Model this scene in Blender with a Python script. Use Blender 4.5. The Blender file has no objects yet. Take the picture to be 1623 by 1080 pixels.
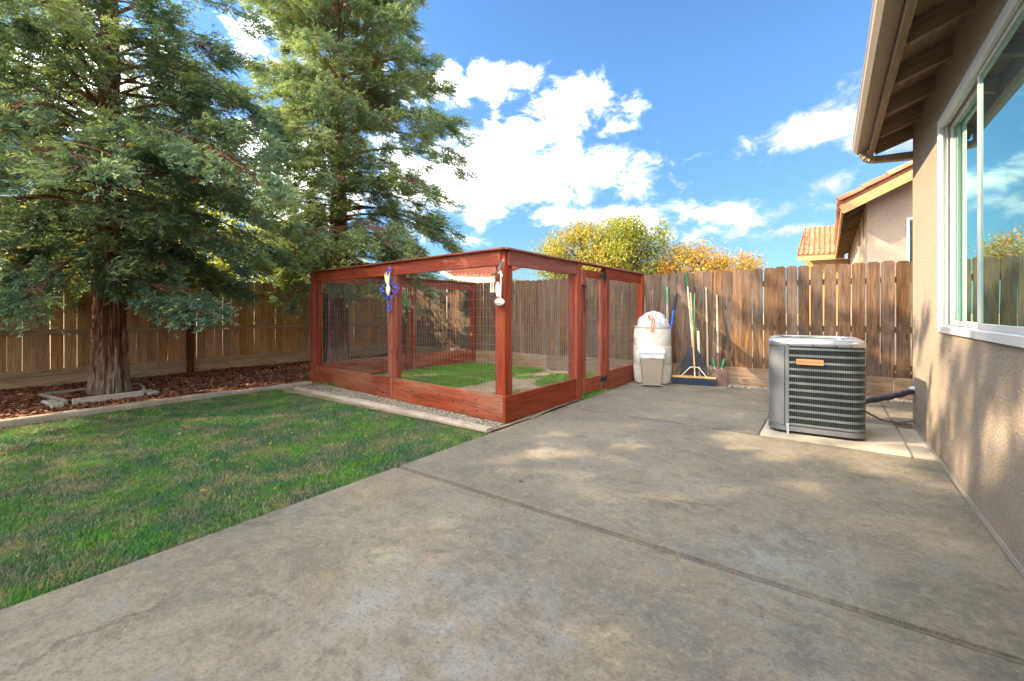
import bpy, bmesh, math, random
import numpy as np
from mathutils import Vector, Matrix, noise as mnoise
random.seed(7); rng = np.random.default_rng(7)
H = 1.2                                   # eye height of the camera in metres
SC = bpy.context.scene; COL = SC.collection
R = math.radians
def hv(x, y, z=0.0): return Vector((x*H, y*H, z*H))

# ------------------------------------------------------------------ camera, sky, sun, exposure
cam = bpy.data.cameras.new('camera'); cam_o = bpy.data.objects.new('camera', cam); COL.objects.link(cam_o)
cam_o.location = (0, 0, H); cam_o.rotation_euler = (R(90), 0, R(35.75))
cam.sensor_width = 36; cam.lens = 15.44; cam.shift_y = -0.0283; cam.clip_start = 0.05; cam.clip_end = 2000
SC.camera = cam_o
SUN_TRAVEL = Vector((1.0, 0.72, -0.83)).normalized()
SUN_AZ = math.atan2(-SUN_TRAVEL.x, -SUN_TRAVEL.y)
SUN_EL = math.asin(-SUN_TRAVEL.z)
EXPOSURE, SUN_STRENGTH, SKY_STRENGTH, CLOUD = 2.27, 3.6, 0.061, 0.97
SC.view_settings.view_transform = 'Standard'; SC.view_settings.look = 'None'
SC.view_settings.exposure = EXPOSURE; SC.view_settings.gamma = 1; SC.view_settings.use_curve_mapping = False
sun = bpy.data.lights.new('sun', 'SUN'); sun_o = bpy.data.objects.new('sun', sun); COL.objects.link(sun_o)
sun.energy = SUN_STRENGTH; sun.angle = R(0.53); sun.color = (1.0, 0.79, 0.52)
sun_o.rotation_euler = SUN_TRAVEL.to_track_quat('-Z', 'Y').to_euler(); sun_o.location = (-20, -15, 30)

class NT:
    """tiny node-graph writer"""
    def __init__(s, tree): s.t = tree; s.n = tree.nodes; s.l = tree.links
    def node(s, typ, ins=None, **kw):
        n = s.n.new(typ)
        for k, v in kw.items(): setattr(n, k, v)
        for k, v in (ins or {}).items(): s.set(n.inputs[k], v)
        return n
    def set(s, sock, v):
        if hasattr(v, 'is_output') or isinstance(v, bpy.types.NodeSocket): s.l.new(v, sock)
        else:
            try: sock.default_value = v
            except Exception:
                sock.default_value = (*v, 1.0)
    def math(s, op, a, b=0.0, c=0.0, clamp=False):
        n = s.n.new('ShaderNodeMath'); n.operation = op; n.use_clamp = clamp
        for i, v in enumerate((a, b, c)): s.set(n.inputs[i], v)
        return n.outputs[0]
    def vmath(s, op, a, b=(0, 0, 0)):
        n = s.n.new('ShaderNodeVectorMath'); n.operation = op
        s.set(n.inputs[0], a); s.set(n.inputs[1], b)
        return n.outputs['Value'] if op in ('LENGTH', 'DOT_PRODUCT', 'DISTANCE') else n.outputs[0]
    def noise(s, vec, scale, detail=4, rough=0.55, dist=0.0):
        n = s.node('ShaderNodeTexNoise', {'Vector': vec, 'Scale': scale, 'Detail': detail, 'Roughness': rough, 'Distortion': dist})
        return n.outputs['Fac']
    def ramp(s, fac, *stops):
        n = s.n.new('ShaderNodeValToRGB'); s.set(n.inputs[0], fac); e = n.color_ramp.elements
        while len(e) < len(stops): e.new(0.5)
        for i, (p, c) in enumerate(stops):
            e[i].position = p; e[i].color = (c, c, c, 1) if isinstance(c, (int, float)) else (*c, 1)
        return n.outputs[0]
    def mix(s, fac, a, b, blend='MIX'):
        n = s.n.new('ShaderNodeMix'); n.data_type = 'RGBA'; n.blend_type = blend; n.clamp_factor = True
        s.set(n.inputs[0], fac)
        for i, v in ((6, a), (7, b)):
            if isinstance(v, tuple): v = (*v, 1.0) if len(v) == 3 else v
            s.set(n.inputs[i], v)
        return n.outputs[2]
    def scale(s, vec, sc): return s.vmath('MULTIPLY', vec, sc)
    def bump(s, height, strength, distance=0.01):
        return s.node('ShaderNodeBump', {'Height': height, 'Strength': strength, 'Distance': distance}).outputs[0]

def build_world():
    w = bpy.data.worlds.new('World'); SC.world = w; w.use_nodes = True
    t = NT(w.node_tree); t.n.clear()
    out = t.node('ShaderNodeOutputWorld'); bg = t.node('ShaderNodeBackground', {'Strength': SKY_STRENGTH})
    t.l.new(bg.outputs[0], out.inputs[0])
    sky = t.node('ShaderNodeTexSky', sky_type='NISHITA', sun_disc=False, sun_elevation=SUN_EL, sun_rotation=SUN_AZ,
                 altitude=50, air_density=1.0, dust_density=0.35, ozone_density=2.2)
    d = t.node('ShaderNodeTexCoord').outputs['Generated']
    sx = t.node('ShaderNodeSeparateXYZ', {0: d})
    x, y, z = sx.outputs
    az = t.math('MULTIPLY', t.math('ARCTAN2', x, y), 57.29578)
    el = t.math('MULTIPLY', t.math('ARCSINE', z), 57.29578)
    ae = t.node('ShaderNodeCombineXYZ', {0: az, 1: t.math('MULTIPLY', el, 1.6), 2: 0.0}).outputs[0]
    n1 = t.node('ShaderNodeTexNoise', {'Vector': ae, 'Scale': 0.085, 'Detail': 6, 'Roughness': 0.6})
    warp = t.vmath('MULTIPLY', t.vmath('SUBTRACT', n1.outputs['Color'], (0.5, 0.5, 0.5)), (15, 8, 0))
    ae0 = t.vmath('ADD', t.node('ShaderNodeCombineXYZ', {0: az, 1: el, 2: 0.0}).outputs[0], warp)
    fine = t.noise(ae, 0.22, 9, 0.62, 0.4)
    # clouds that stand in this sky: azimuth, elevation, half-width, half-height (degrees), weight
    blobs = [(-34, 17.6, 16, 4.8, 1.25), (-46, 16.5, 11, 5.2, 1.1), (-21, 16.2, 7, 2.4, .9), (-40, 27.4, 10, 2.6, 1.0), (-28, 25.4, 9, 2.4, .95), (-22.5, 23.2, 4, 1.4, .8),
             (-33, 22.5, 6, 1.8, .85), (-11.8, 11.0, 7.5, 2.2, 1.15), (-20, 11.3, 6, 2.2, 1.1), (-27.5, 11.6, 7, 1.6, 1.0), (-14, 8.6, 8, 1.3, .8), (-1.0, 18.6, 6.5, 3.0, 1.2),
             (5.5, 18.4, 8, 3.6, 1.2), (1.2, 12.8, 3.5, 2.6, .6), (-2.6, 8.2, 5, 1.2, .85), (-41.6, 10.2, 6, 1.5, .7),
             (-64, 15.5, 9, 6, 1.1), (-80, 20, 9, 6, .9), (-60, 28, 12, 3, .55)]
    m = None
    for a0, e0, wa, we, k in blobs:
        v = t.vmath('MULTIPLY', t.vmath('SUBTRACT', ae0, (a0, e0, 0)), (1/wa, 1/we, 0))
        r = t.math('MULTIPLY', t.math('SUBTRACT', 1.0, t.math('MULTIPLY', t.vmath('LENGTH', v), 0.72)), k)
        m = r if m is None else t.math('SMOOTH_MAX', m, r, 0.12)
    dens = t.math('ADD', m, t.math('MULTIPLY', t.math('SUBTRACT', fine, 0.52), 2.6))
    near = t.node('ShaderNodeMapRange', {'Value': dens, 'From Min': 0.10, 'From Max': 1.0}, interpolation_type='SMOOTHSTEP').outputs[0]
    # unseen broken cloud over the rest of the sky, thickened for fill light
    zz = t.math('ADD', t.math('MAXIMUM', z, 0.0), 0.16)
    pl = t.node('ShaderNodeCombineXYZ', {0: t.math('DIVIDE', x, zz), 1: t.math('DIVIDE', y, zz), 2: 0.3}).outputs[0]
    g = t.noise(pl, 0.85, 9, 0.6, 0.3)
    far = t.node('ShaderNodeMapRange', {'Value': g, 'From Min': 0.42, 'From Max': 0.56}, interpolation_type='SMOOTHSTEP').outputs[0]
    dv = t.math('MAXIMUM', t.math('DIVIDE', t.math('ABSOLUTE', t.math('ADD', az, 30.0)), 62.0), t.math('DIVIDE', el, 40.0))
    gate = t.node('ShaderNodeMapRange', {'Value': dv, 'From Min': 0.9, 'From Max': 1.15}, interpolation_type='SMOOTHSTEP').outputs[0]
    mask = t.math('POWER', t.math('MAXIMUM', near, t.math('MULTIPLY', far, gate)), 1.35)
    shade = t.node('ShaderNodeMapRange', {'Value': t.noise(ae, 0.13, 5, 0.55), 'From Min': 0.3, 'From Max': 0.7, 'To Min': 0.62, 'To Max': 1.1}).outputs[0]
    ccol = t.vmath('MULTIPLY', (1.0, 0.985, 0.97), t.vmath('SCALE', (1, 1, 1)))
    sc = t.n.new('ShaderNodeVectorMath'); sc.operation = 'SCALE'; sc.inputs[0].default_value = (CLOUD/SKY_STRENGTH, CLOUD*.985/SKY_STRENGTH, CLOUD*.97/SKY_STRENGTH)
    # cloud brightened towards the sun, like forward scattering, to fill the shade
    cs = t.math('MULTIPLY', t.math('ADD', t.vmath('DOT_PRODUCT', d, tuple(-SUN_TRAVEL)), 1.0), 0.5)
    phase = t.math('ADD', 0.14, t.math('MULTIPLY', t.math('POWER', cs, 3.0), 5.2))
    t.l.new(t.math('MULTIPLY', shade, phase), sc.inputs['Scale'])
    hue = t.vmath('MULTIPLY', sky.outputs[0], (0.62, 0.88, 1.06))
    lo_ = t.n.new('ShaderNodeVectorMath'); lo_.operation = 'SCALE'; t.l.new(hue, lo_.inputs[0])
    t.l.new(t.math('ADD', 0.55, t.math('MULTIPLY', t.math('MAXIMUM', z, 0.0), 1.0), clamp=True), lo_.inputs['Scale']); hue = lo_.outputs[0]
    mixn = t.mix(mask, hue, sc.outputs[0])
    t.l.new(mixn, bg.inputs[0])
build_world()

# ------------------------------------------------------------------ materials
MATS = {}
def newmat(name):
    m = bpy.data.materials.new(name); m.use_nodes = True; t = NT(m.node_tree); t.n.clear()
    out = t.node('ShaderNodeOutputMaterial'); MATS[name] = m
    return m, t, out
def principled(t, out, color, rough=0.7, normal=None, metal=0.0, spec=0.4, **extra):
    b = t.node('ShaderNodeBsdfPrincipled')
    if isinstance(color, tuple): color = (*color, 1.0) if len(color) == 3 else color
    t.set(b.inputs['Base Color'], color); t.set(b.inputs['Roughness'], rough)
    b.inputs['Metallic'].default_value = metal; b.inputs['Specular IOR Level'].default_value = spec
    if normal is not None: t.l.new(normal, b.inputs['Normal'])
    for k, v in extra.items(): t.set(b.inputs[k], v)
    t.l.new(b.outputs[0], out.inputs[0]); return b
def objvec(t, sc=(1, 1, 1), rnd=True):
    v = t.node('ShaderNodeTexCoord').outputs['Object']
    r = t.node('ShaderNodeObjectInfo').outputs['Random']
    if rnd:
        off = t.node('ShaderNodeCombineXYZ', {0: t.math('MULTIPLY', r, 37.0), 1: t.math('MULTIPLY', r, 91.0), 2: t.math('MULTIPLY', r, 13.0)}).outputs[0]
        v = t.vmath('ADD', v, off)
    return v, r
def wood(name, light, mid, dark, grey, grey_amt=0.5, rough=0.85, tint=0.35, bump=0.5, knots=True, spec=0.2):
    m, t, out = newmat(name)
    v, r = objvec(t)
    g1 = t.noise(t.scale(v, (1.3, 16, 16)), 1.0, 8, 0.65, 1.2)
    g2 = t.noise(t.scale(v, (4, 110, 110)), 1.0, 4, 0.6)
    big = t.noise(t.scale(v, (0.9, 3.2, 3.2)), 1.0, 5, 0.6)
    c = t.ramp(g1, (0.28, dark), (0.5, mid), (0.72, light))
    c = t.mix(t.ramp(big, (0.42, 0.0), (0.68, grey_amt)), c, grey)
    c = t.mix(t.ramp(g2, (0.35, 0.55), (0.5, 0.0)), c, tuple(x*0.35 for x in dark), 'MIX')
    if knots:
        vo = t.node('ShaderNodeTexVoronoi', {'Vector': t.scale(v, (2.1, 9.0, 9.0)), 'Scale': 1.0, 'Randomness': 1.0})
        k = t.ramp(vo.outputs['Distance'], (0.05, 1.0), (0.13, 0.0))
        c = t.mix(t.math('MULTIPLY', k, 0.8), c, tuple(x*0.3 for x in dark))
    hsv = t.node('ShaderNodeHueSaturation', {'Hue': 0.5, 'Saturation': t.math('ADD', 1.0, t.math('MULTIPLY', t.math('SUBTRACT', t.math('FRACT', t.math('MULTIPLY', r, 7.3)), 0.5), tint)),
        'Value': t.math('ADD', 1.0, t.math('MULTIPLY', t.math('SUBTRACT', r, 0.5), tint*1.5)), 'Color': c})
    hgt = t.math('ADD', t.math('MULTIPLY', g1, 0.6), t.math('MULTIPLY', g2, 0.5))
    principled(t, out, hsv.outputs[0], rough, t.bump(hgt, bump, 0.006), spec=spec)
    return m
wood('fence_rear', (0.23, 0.132, 0.070), (0.125, 0.071, 0.041), (0.036, 0.022, 0.016), (0.135, 0.112, 0.095), 0.7, tint=0.34)
wood('fence_side', (0.66, 0.40, 0.21), (0.52, 0.295, 0.145), (0.24, 0.125, 0.065), (0.45, 0.36, 0.24), 0.6, tint=0.26)
wood('fence_rail', (0.30, 0.205, 0.125), (0.215, 0.145, 0.09), (0.11, 0.072, 0.045), (0.22, 0.19, 0.15), 0.6, tint=0.25)
wood('stain', (0.34, 0.070, 0.031), (0.235, 0.043, 0.021), (0.11, 0.019, 0.012), (0.28, 0.085, 0.045), 0.6, rough=0.62, tint=0.28, bump=0.35, spec=0.35)
wood('stain_worn', (0.30, 0.085, 0.048), (0.23, 0.062, 0.036), (0.11, 0.03, 0.019), (0.28, 0.145, 0.10), 0.8, rough=0.75, tint=0.28, bump=0.4)
wood('eave_wood', (0.27, 0.19, 0.125), (0.235, 0.163, 0.108), (0.18, 0.12, 0.08), (0.25, 0.18, 0.125), 0.4, rough=0.7, tint=0.12, bump=0.15, knots=False)
wood('side_rail', (0.56, 0.42, 0.27), (0.44, 0.32, 0.20), (0.24, 0.165, 0.10), (0.46, 0.38, 0.28), 0.6, tint=0.2)
wood('post_dark', (0.17, 0.075, 0.045), (0.11, 0.05, 0.03), (0.05, 0.025, 0.017), (0.12, 0.07, 0.05), 0.5, tint=0.15)
wood('ring_wood', (0.42, 0.37, 0.31), (0.33, 0.29, 0.245), (0.19, 0.165, 0.14), (0.38, 0.36, 0.33), 0.7, tint=0.3)
wood('handle_wood', (0.62, 0.40, 0.17), (0.55, 0.34, 0.14), (0.42, 0.25, 0.10), (0.55, 0.38, 0.20), 0.4, rough=0.5, tint=0.1, bump=0.1, knots=False)
wood('handle_grey', (0.52, 0.44, 0.35), (0.44, 0.37, 0.29), (0.30, 0.25, 0.19), (0.46, 0.41, 0.34), 0.5, rough=0.8, tint=0.1, bump=0.2, knots=False)

def plain(name, col, rough=0.6, metal=0.0, spec=0.4, var=0.12, scale=14.0, bumpv=0.0):
    m, t, out = newmat(name)
    v, r = objvec(t)
    n = t.noise(v, scale, 5, 0.6)
    c = t.mix(t.ramp(n, (0.3, 0.0), (0.7, 1.0)), tuple(x*(1-var) for x in col), tuple(min(1, x*(1+var)) for x in col))
    nb = t.bump(t.noise(v, scale*6, 4, 0.6), bumpv, 0.003) if bumpv else None
    principled(t, out, c, t.math('ADD', rough-0.08, t.math('MULTIPLY', n, 0.16)), nb, metal, spec)
    return m
plain('metal_grey', (0.145, 0.152, 0.165), 0.42, 0.35, 0.5, 0.10, 5)
plain('metal_lid', (0.42, 0.43, 0.45), 0.28, 0.75, 0.5, 0.08, 6)
plain('louver', (0.145, 0.168, 0.172), 0.45, 0.4, 0.5, 0.12, 8)
plain('coil_dark', (0.018, 0.02, 0.022), 0.6, 0.2, 0.3)
plain('guard', (0.085, 0.095, 0.09), 0.5, 0.5, 0.4)
plain('copper_badge', (0.62, 0.29, 0.14), 0.38, 0.5, 0.5, 0.06)
plain('badge_mark', (0.42, 0.17, 0.07), 0.4, 0.5, 0.5)
plain('black_iron', (0.02, 0.02, 0.022), 0.5, 0.3, 0.4)
plain('wire_steel', (0.36, 0.33, 0.31), 0.45, 0.6, 0.4)
plain('vinyl', (0.52, 0.525, 0.53), 0.35, 0, 0.5, 0.03)
plain('gutter_tan', (0.225, 0.18, 0.13), 0.45, 0, 0.5, 0.06, 5)
plain('gutter_grey', (0.30, 0.29, 0.27), 0.4, 0.3, 0.5, 0.08, 5)
plain('drum_white', (0.46, 0.44, 0.385), 0.5, 0, 0.4, 0.22, 5)
plain('bin_tan', (0.25, 0.215, 0.155), 0.5, 0, 0.4, 0.04, 4)
plain('liner', (0.55, 0.57, 0.60), 0.35, 0, 0.5, 0.04)
plain('orange_tie', (0.85, 0.16, 0.05), 0.45, 0, 0.4)
plain('blue_handle', (0.03, 0.14, 0.62), 0.35, 0, 0.5, 0.06)
plain('green_paint', (0.10, 0.30, 0.17), 0.45, 0, 0.4, 0.15)
plain('green_grip', (0.015, 0.17, 0.075), 0.45, 0, 0.4, 0.1)
plain('pale_green', (0.50, 0.60, 0.47), 0.45, 0, 0.4, 0.1)
plain('cream', (0.72, 0.66, 0.50), 0.6, 0, 0.3, 0.08)
plain('bone_white', (0.74, 0.74, 0.72), 0.4, 0, 0.4, 0.06)
plain('bristle', (0.022, 0.03, 0.05), 0.8, 0, 0.2, 0.3, 60)
plain('rake_black', (0.03, 0.034, 0.045), 0.5, 0, 0.4)
plain('galvanised', (0.52, 0.55, 0.60), 0.35, 0.7, 0.5)
plain('rust_steel', (0.12, 0.07, 0.055), 0.7, 0.3, 0.3, 0.35, 12)
plain('blue_wire', (0.06, 0.13, 0.62), 0.35, 0.3, 0.5, 0.25, 20)
plain('leaf_spike', (0.62, 0.68, 0.36), 0.5, 0, 0.4, 0.1)
plain('pipe_wrap', (0.035, 0.035, 0.055), 0.45, 0, 0.5, 0.8, 22, 0.6)
plain('conduit', (0.20, 0.17, 0.11), 0.6, 0, 0.4)
plain('plaque', (0.55, 0.50, 0.36), 0.7)
plain('brown_glaze', (0.20, 0.105, 0.07), 0.4)
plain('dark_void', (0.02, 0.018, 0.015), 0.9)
plain('neighbour_trim', (0.36, 0.185, 0.08), 0.7)
plain('pale_wall', (0.55, 0.47, 0.36), 0.9, var=0.05, scale=3, bumpv=0.3)

def mat_concrete():
    m, t, out = newmat('concrete')
    p = t.node('ShaderNodeNewGeometry').outputs['Position']
    w = t.node('ShaderNodeTexNoise', {'Vector': p, 'Scale': 1.3, 'Detail': 4}).outputs['Color']
    pw = t.vmath('ADD', p, t.vmath('MULTIPLY', t.vmath('SUBTRACT', w, (0.5, 0.5, 0.5)), (0.35, 0.35, 0)))
    a = t.noise(pw, 0.9, 8, 0.66, 0.25); b = t.noise(pw, 3.0, 10, 0.74, 0.35); c_ = t.noise(t.vmath('ADD', pw, (9, 4, 0)), 1.1, 8, 0.66, 0.4)
    col = t.ramp(a, (0.33, (0.15, 0.137, 0.113)), (0.5, (0.205, 0.183, 0.143)), (0.66, (0.262, 0.23, 0.175)))
    col = t.mix(t.ramp(b, (0.36, 0.5), (0.50, 0.0)), col, (0.082, 0.078, 0.070))
    col = t.mix(t.ramp(b, (0.52, 0.0), (0.70, 0.55)), col, (0.31, 0.275, 0.215))
    col = t.mix(t.ramp(c_, (0.55, 0.0), (0.70, 0.35)), col, (0.24, 0.165, 0.105))
    d_ = t.noise(t.vmath('ADD', pw, (-5, 17, 0)), 1.7, 7, 0.65, 0.6)
    col = t.mix(t.ramp(d_, (0.55, 0.0), (0.68, 0.5)), col, (0.25, 0.245, 0.24))
    vein = t.math('ABSOLUTE', t.math('SUBTRACT', t.noise(pw, 3.1, 8, 0.68, 0.6), 0.5))
    col = t.mix(t.ramp(vein, (0.002, 0.28), (0.016, 0.0)), col, (0.11, 0.095, 0.075))
    big = t.noise(t.vmath('ADD', p, (31, 7, 0)), 0.45, 5, 0.6, 0.3)
    col = t.mix(t.ramp(big, (0.36, 0.55), (0.50, 0.0)), col, (0.135, 0.126, 0.112))
    col = t.mix(t.ramp(big, (0.52, 0.0), (0.66, 0.5)), col, (0.275, 0.235, 0.17))
    dist_ = t.noise(p, 5.5, 7, 0.7, 0.5)
    for (sx_, sy_, rad, amt, cc) in ((-1.32, 1.22, .62, .42, (0.30, 0.295, 0.29)), (-1.0, 0.95, .45, .36, (0.30, 0.295, 0.29)), (-1.77, 1.39, .20, .6, (0.36, 0.32, 0.235)), (-1.58, 1.50, .15, .5, (0.33, 0.245, 0.18)), (0.25, 1.55, .6, .35, (0.28, 0.285, 0.30)), (-0.2, 2.5, .5, .5, (0.25, 0.27, 0.26)), (-1.25, 1.05, .12, .7, (0.13, 0.105, 0.075))):
        dd = t.vmath('DISTANCE', p, (sx_, sy_, 0.0))
        mk = t.math('MULTIPLY', t.math('SUBTRACT', 1.0, t.math('DIVIDE', dd, rad), clamp=True), amt*2.4)
        mk = t.math('MULTIPLY', mk, t.ramp(dist_, (0.42, 0.0), (0.62, 1.0)), clamp=True)
        col = t.mix(mk, col, cc)
    vc = t.node('ShaderNodeTexVoronoi', {'Vector': t.vmath('ADD', p, t.vmath('MULTIPLY', t.vmath('SUBTRACT', t.node('ShaderNodeTexNoise', {'Vector': p, 'Scale': 2.2, 'Detail': 7, 'Roughness': .7}).outputs['Color'], (0.5, 0.5, 0.5)), (0.7, 0.7, 0))), 'Scale': 0.55}, feature='DISTANCE_TO_EDGE')
    crack = t.math('MULTIPLY', t.ramp(vc.outputs['Distance'], (0.001, 0.8), (0.0035, 0.0)), t.ramp(t.noise(p, 0.9, 3), (0.46, 0.0), (0.56, 1.0)))
    col = t.mix(crack, col, (0.07, 0.06, 0.05))
    tr_ = t.noise(t.vmath('MULTIPLY', pw, (6.5, 9.0, 1.0)), 1.0, 7, 0.7, 0.8)
    col = t.mix(t.ramp(tr_, (0.32, 0.3), (0.46, 0.0)), col, (0.085, 0.078, 0.066))
    col = t.mix(t.ramp(tr_, (0.52, 0.0), (0.70, 0.4)), col, (0.30, 0.265, 0.205))
    mo = t.noise(pw, 11, 8, 0.75)
    col = t.mix(t.ramp(mo, (0.36, 0.5), (0.48, 0.0)), col, (0.085, 0.08, 0.07))
    f = t.noise(p, 48, 6, 0.72)
    col = t.mix(t.ramp(f, (0.36, 0.62), (0.50, 0.0)), col, (0.10, 0.095, 0.09))
    f2 = t.noise(p, 22, 6, 0.7)
    col = t.mix(t.ramp(f2, (0.51, 0.0), (0.66, 0.5)), col, (0.31, 0.28, 0.225))
    bl = t.noise(t.vmath('ADD', pw, (3, -8, 0)), 4.5, 9, 0.74, 0.5)
    col = t.mix(t.ramp(bl, (0.54, 0.0), (0.66, 0.5)), col, (0.205, 0.225, 0.235))
    tn = t.noise(t.vmath('ADD', pw, (-13, 5, 0)), 3.6, 9, 0.74, 0.8)
    col = t.mix(t.ramp(tn, (0.56, 0.0), (0.68, 0.55)), col, (0.28, 0.215, 0.135))
    sp = t.noise(p, 85, 5, 0.8)
    col = t.mix(t.ramp(sp, (0.36, 0.6), (0.47, 0.0)), col, (0.06, 0.056, 0.05))
    col = t.mix(1.0, col, (0.785, 0.77, 0.72), 'MULTIPLY')
    hgt = t.math('ADD', t.math('MULTIPLY', b, 0.6), t.math('MULTIPLY', f, 0.18))
    principled(t, out, col, t.math('ADD', 0.52, t.math('MULTIPLY', b, 0.3)), t.bump(hgt, 0.35, 0.012), spec=0.35)
    m, t, out = newmat('groove')
    p = t.node('ShaderNodeNewGeometry').outputs['Position']
    c = t.ramp(t.noise(p, 20, 5, 0.7), (0.3, (0.06, 0.044, 0.03)), (0.7, (0.13, 0.10, 0.07)))
    principled(t, out, c, 0.9)
    m, t, out = newmat('pad_concrete')
    p = t.node('ShaderNodeNewGeometry').outputs['Position']
    a = t.noise(p, 2.4, 8, 0.65, 0.5)
    c = t.ramp(a, (0.3, (0.30, 0.27, 0.22)), (0.7, (0.40, 0.35, 0.275)))
    principled(t, out, c, 0.75, t.bump(t.noise(p, 60, 4, 0.6), 0.2, 0.006))
    m, t, out = newmat('edging')
    p = t.node('ShaderNodeNewGeometry').outputs['Position']
    a = t.noise(p, 3.0, 8, 0.7, 0.4)
    c = t.ramp(a, (0.3, (0.24, 0.20, 0.155)), (0.55, (0.36, 0.31, 0.245)), (0.75, (0.44, 0.39, 0.32)))
    c = t.mix(t.ramp(t.noise(p, 45, 4, 0.7), (0.3, 0.5), (0.5, 0.0)), c, (0.13, 0.115, 0.09))
    principled(t, out, c, 0.9, t.bump(t.noise(p, 35, 5, 0.7), 0.6, 0.012))
mat_concrete()
def mat_ground():
    for name, c1, c2, c3 in (('dirt', (0.16, 0.115, 0.075), (0.27, 0.205, 0.14), (0.35, 0.28, 0.20)), ('lawn_soil', (0.075, 0.09, 0.04), (0.14, 0.14, 0.07), (0.28, 0.23, 0.13)),
                             ('mulch_soil', (0.045, 0.022, 0.014), (0.09, 0.042, 0.026), (0.14, 0.07, 0.04)), ('far_ground', (0.17, 0.15, 0.08), (0.28, 0.235, 0.14), (0.36, 0.31, 0.21))):
        m, t, out = newmat(name)
        p = t.node('ShaderNodeNewGeometry').outputs['Position']
        c = t.ramp(t.noise(p, 2.2, 8, 0.65), (0.32, c1), (0.52, c2), (0.72, c3))
        c = t.mix(t.ramp(t.noise(p, 70, 4, 0.7), (0.3, 0.5), (0.5, 0.0)), c, tuple(x*0.45 for x in c1))
        principled(t, out, c, 0.95, t.bump(t.noise(p, 30, 6, 0.7), 0.8, 0.02), spec=0.1)
mat_ground()
def mat_stucco(name, col):
    m, t, out = newmat(name)
    p = t.node('ShaderNodeNewGeometry').outputs['Position']
    n = t.noise(p, 130, 3, 0.6); n2 = t.noise(p, 1.2, 5, 0.6); n3 = t.noise(p, 55, 3, 0.55)
    c = t.mix(t.ramp(n2, (0.35, 0.0), (0.7, 1.0)), tuple(x*0.94 for x in col), tuple(min(1, x*1.05) for x in col))
    c = t.mix(t.ramp(n3, (0.36, 0.55), (0.50, 0.0)), c, tuple(x*0.62 for x in col))
    # splash-back dirt along the foot of the wall
    z = t.node('ShaderNodeSeparateXYZ', {0: p}).outputs[2]
    dirt = t.math('MULTIPLY', t.math('SUBTRACT', 1.0, t.math('MULTIPLY', z, 2.6), clamp=True), t.ramp(t.noise(p, 4, 6, 0.7), (0.35, 0.0), (0.65, 0.6)))
    c = t.mix(dirt, c, tuple(x*0.6 for x in col))
    principled(t, out, c, 0.92, t.bump(t.math('ADD', n3, t.math('MULTIPLY', n, 0.5)), 0.9, 0.012), spec=0.15)
mat_stucco('stucco', (0.29, 0.24, 0.188)); mat_stucco('stucco_next', (0.40, 0.315, 0.24)); mat_stucco('stucco_warm', (0.42, 0.27, 0.13))

def mat_leaf(name, stops, trans=0.35, tcol=(0.30, 0.36, 0.05), rough=0.5):
    m, t, out = newmat(name)
    a = t.node('ShaderNodeAttribute', attribute_name='tone').outputs['Fac']
    c = t.ramp(a, *stops)
    b = t.node('ShaderNodeBsdfPrincipled', {'Base Color': c, 'Roughness': rough}); b.inputs['Specular IOR Level'].default_value = 0.35
    tr = t.node('ShaderNodeBsdfTranslucent'); t.l.new(t.mix(0.6, c, tcol), tr.inputs[0])
    mx = t.node('ShaderNodeMixShader', {0: trans}); t.l.new(b.outputs[0], mx.inputs[1]); t.l.new(tr.outputs[0], mx.inputs[2])
    t.l.new(mx.outputs[0], out.inputs[0])
mat_leaf('redwood_leaf', ((0.0, (0.17, 0.075, 0.025)), (0.035, (0.16, 0.085, 0.03)), (0.05, (0.075, 0.16, 0.14)), (0.42, (0.115, 0.22, 0.175)), (0.68, (0.19, 0.29, 0.185)), (0.86, (0.27, 0.36, 0.17)), (1.0, (0.33, 0.38, 0.12))), 0.45, (0.26, 0.33, 0.04))
mat_leaf('bush_leaf', ((0.0, (0.10, 0.16, 0.02)), (0.5, (0.24, 0.30, 0.03)), (1.0, (0.42, 0.40, 0.04))), 0.6, (0.5, 0.48, 0.03))
mat_leaf('autumn_leaf', ((0.0, (0.10, 0.15, 0.025)), (0.45, (0.22, 0.25, 0.03)), (0.7, (0.40, 0.28, 0.03)), (0.9, (0.42, 0.17, 0.03)), (1.0, (0.42, 0.07, 0.03))), 0.35, (0.5, 0.42, 0.04))
mat_leaf('orange_leaf', ((0.0, (0.18, 0.18, 0.03)), (0.4, (0.38, 0.28, 0.04)), (0.8, (0.45, 0.23, 0.04)), (1.0, (0.42, 0.15, 0.05))), 0.35, (0.55, 0.32, 0.05))
def mat_grass(name, a, b, c, d):
    m, t, out = newmat(name)
    p = t.node('ShaderNodeNewGeometry').outputs['Position']
    at = t.node('ShaderNodeAttribute', attribute_name='tone').outputs['Fac']
    n = t.noise(p, 2.2, 8, 0.72); n2 = t.noise(t.vmath('ADD', p, (7, 3, 0)), 2.6, 8, 0.75)
    col = t.ramp(t.math('ADD', t.math('MULTIPLY', n, 0.75), t.math('MULTIPLY', at, 0.25)), (0.40, a), (0.50, b), (0.60, c))
    dry = t.ramp(t.math('ADD', t.math('MULTIPLY', n2, 0.8), t.math('MULTIPLY', at, 0.2)), (0.515, 0.0), (0.59, 0.85))
    col = t.mix(dry, col, d)
    b_ = t.node('ShaderNodeBsdfPrincipled', {'Base Color': col, 'Roughness': 0.6}); b_.inputs['Specular IOR Level'].default_value = 0.25
    tr = t.node('ShaderNodeBsdfTranslucent'); t.l.new(col, tr.inputs[0])
    mx = t.node('ShaderNodeMixShader', {0: 0.3}); t.l.new(b_.outputs[0], mx.inputs[1]); t.l.new(tr.outputs[0], mx.inputs[2])
    t.l.new(mx.outputs[0], out.inputs[0])
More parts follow.
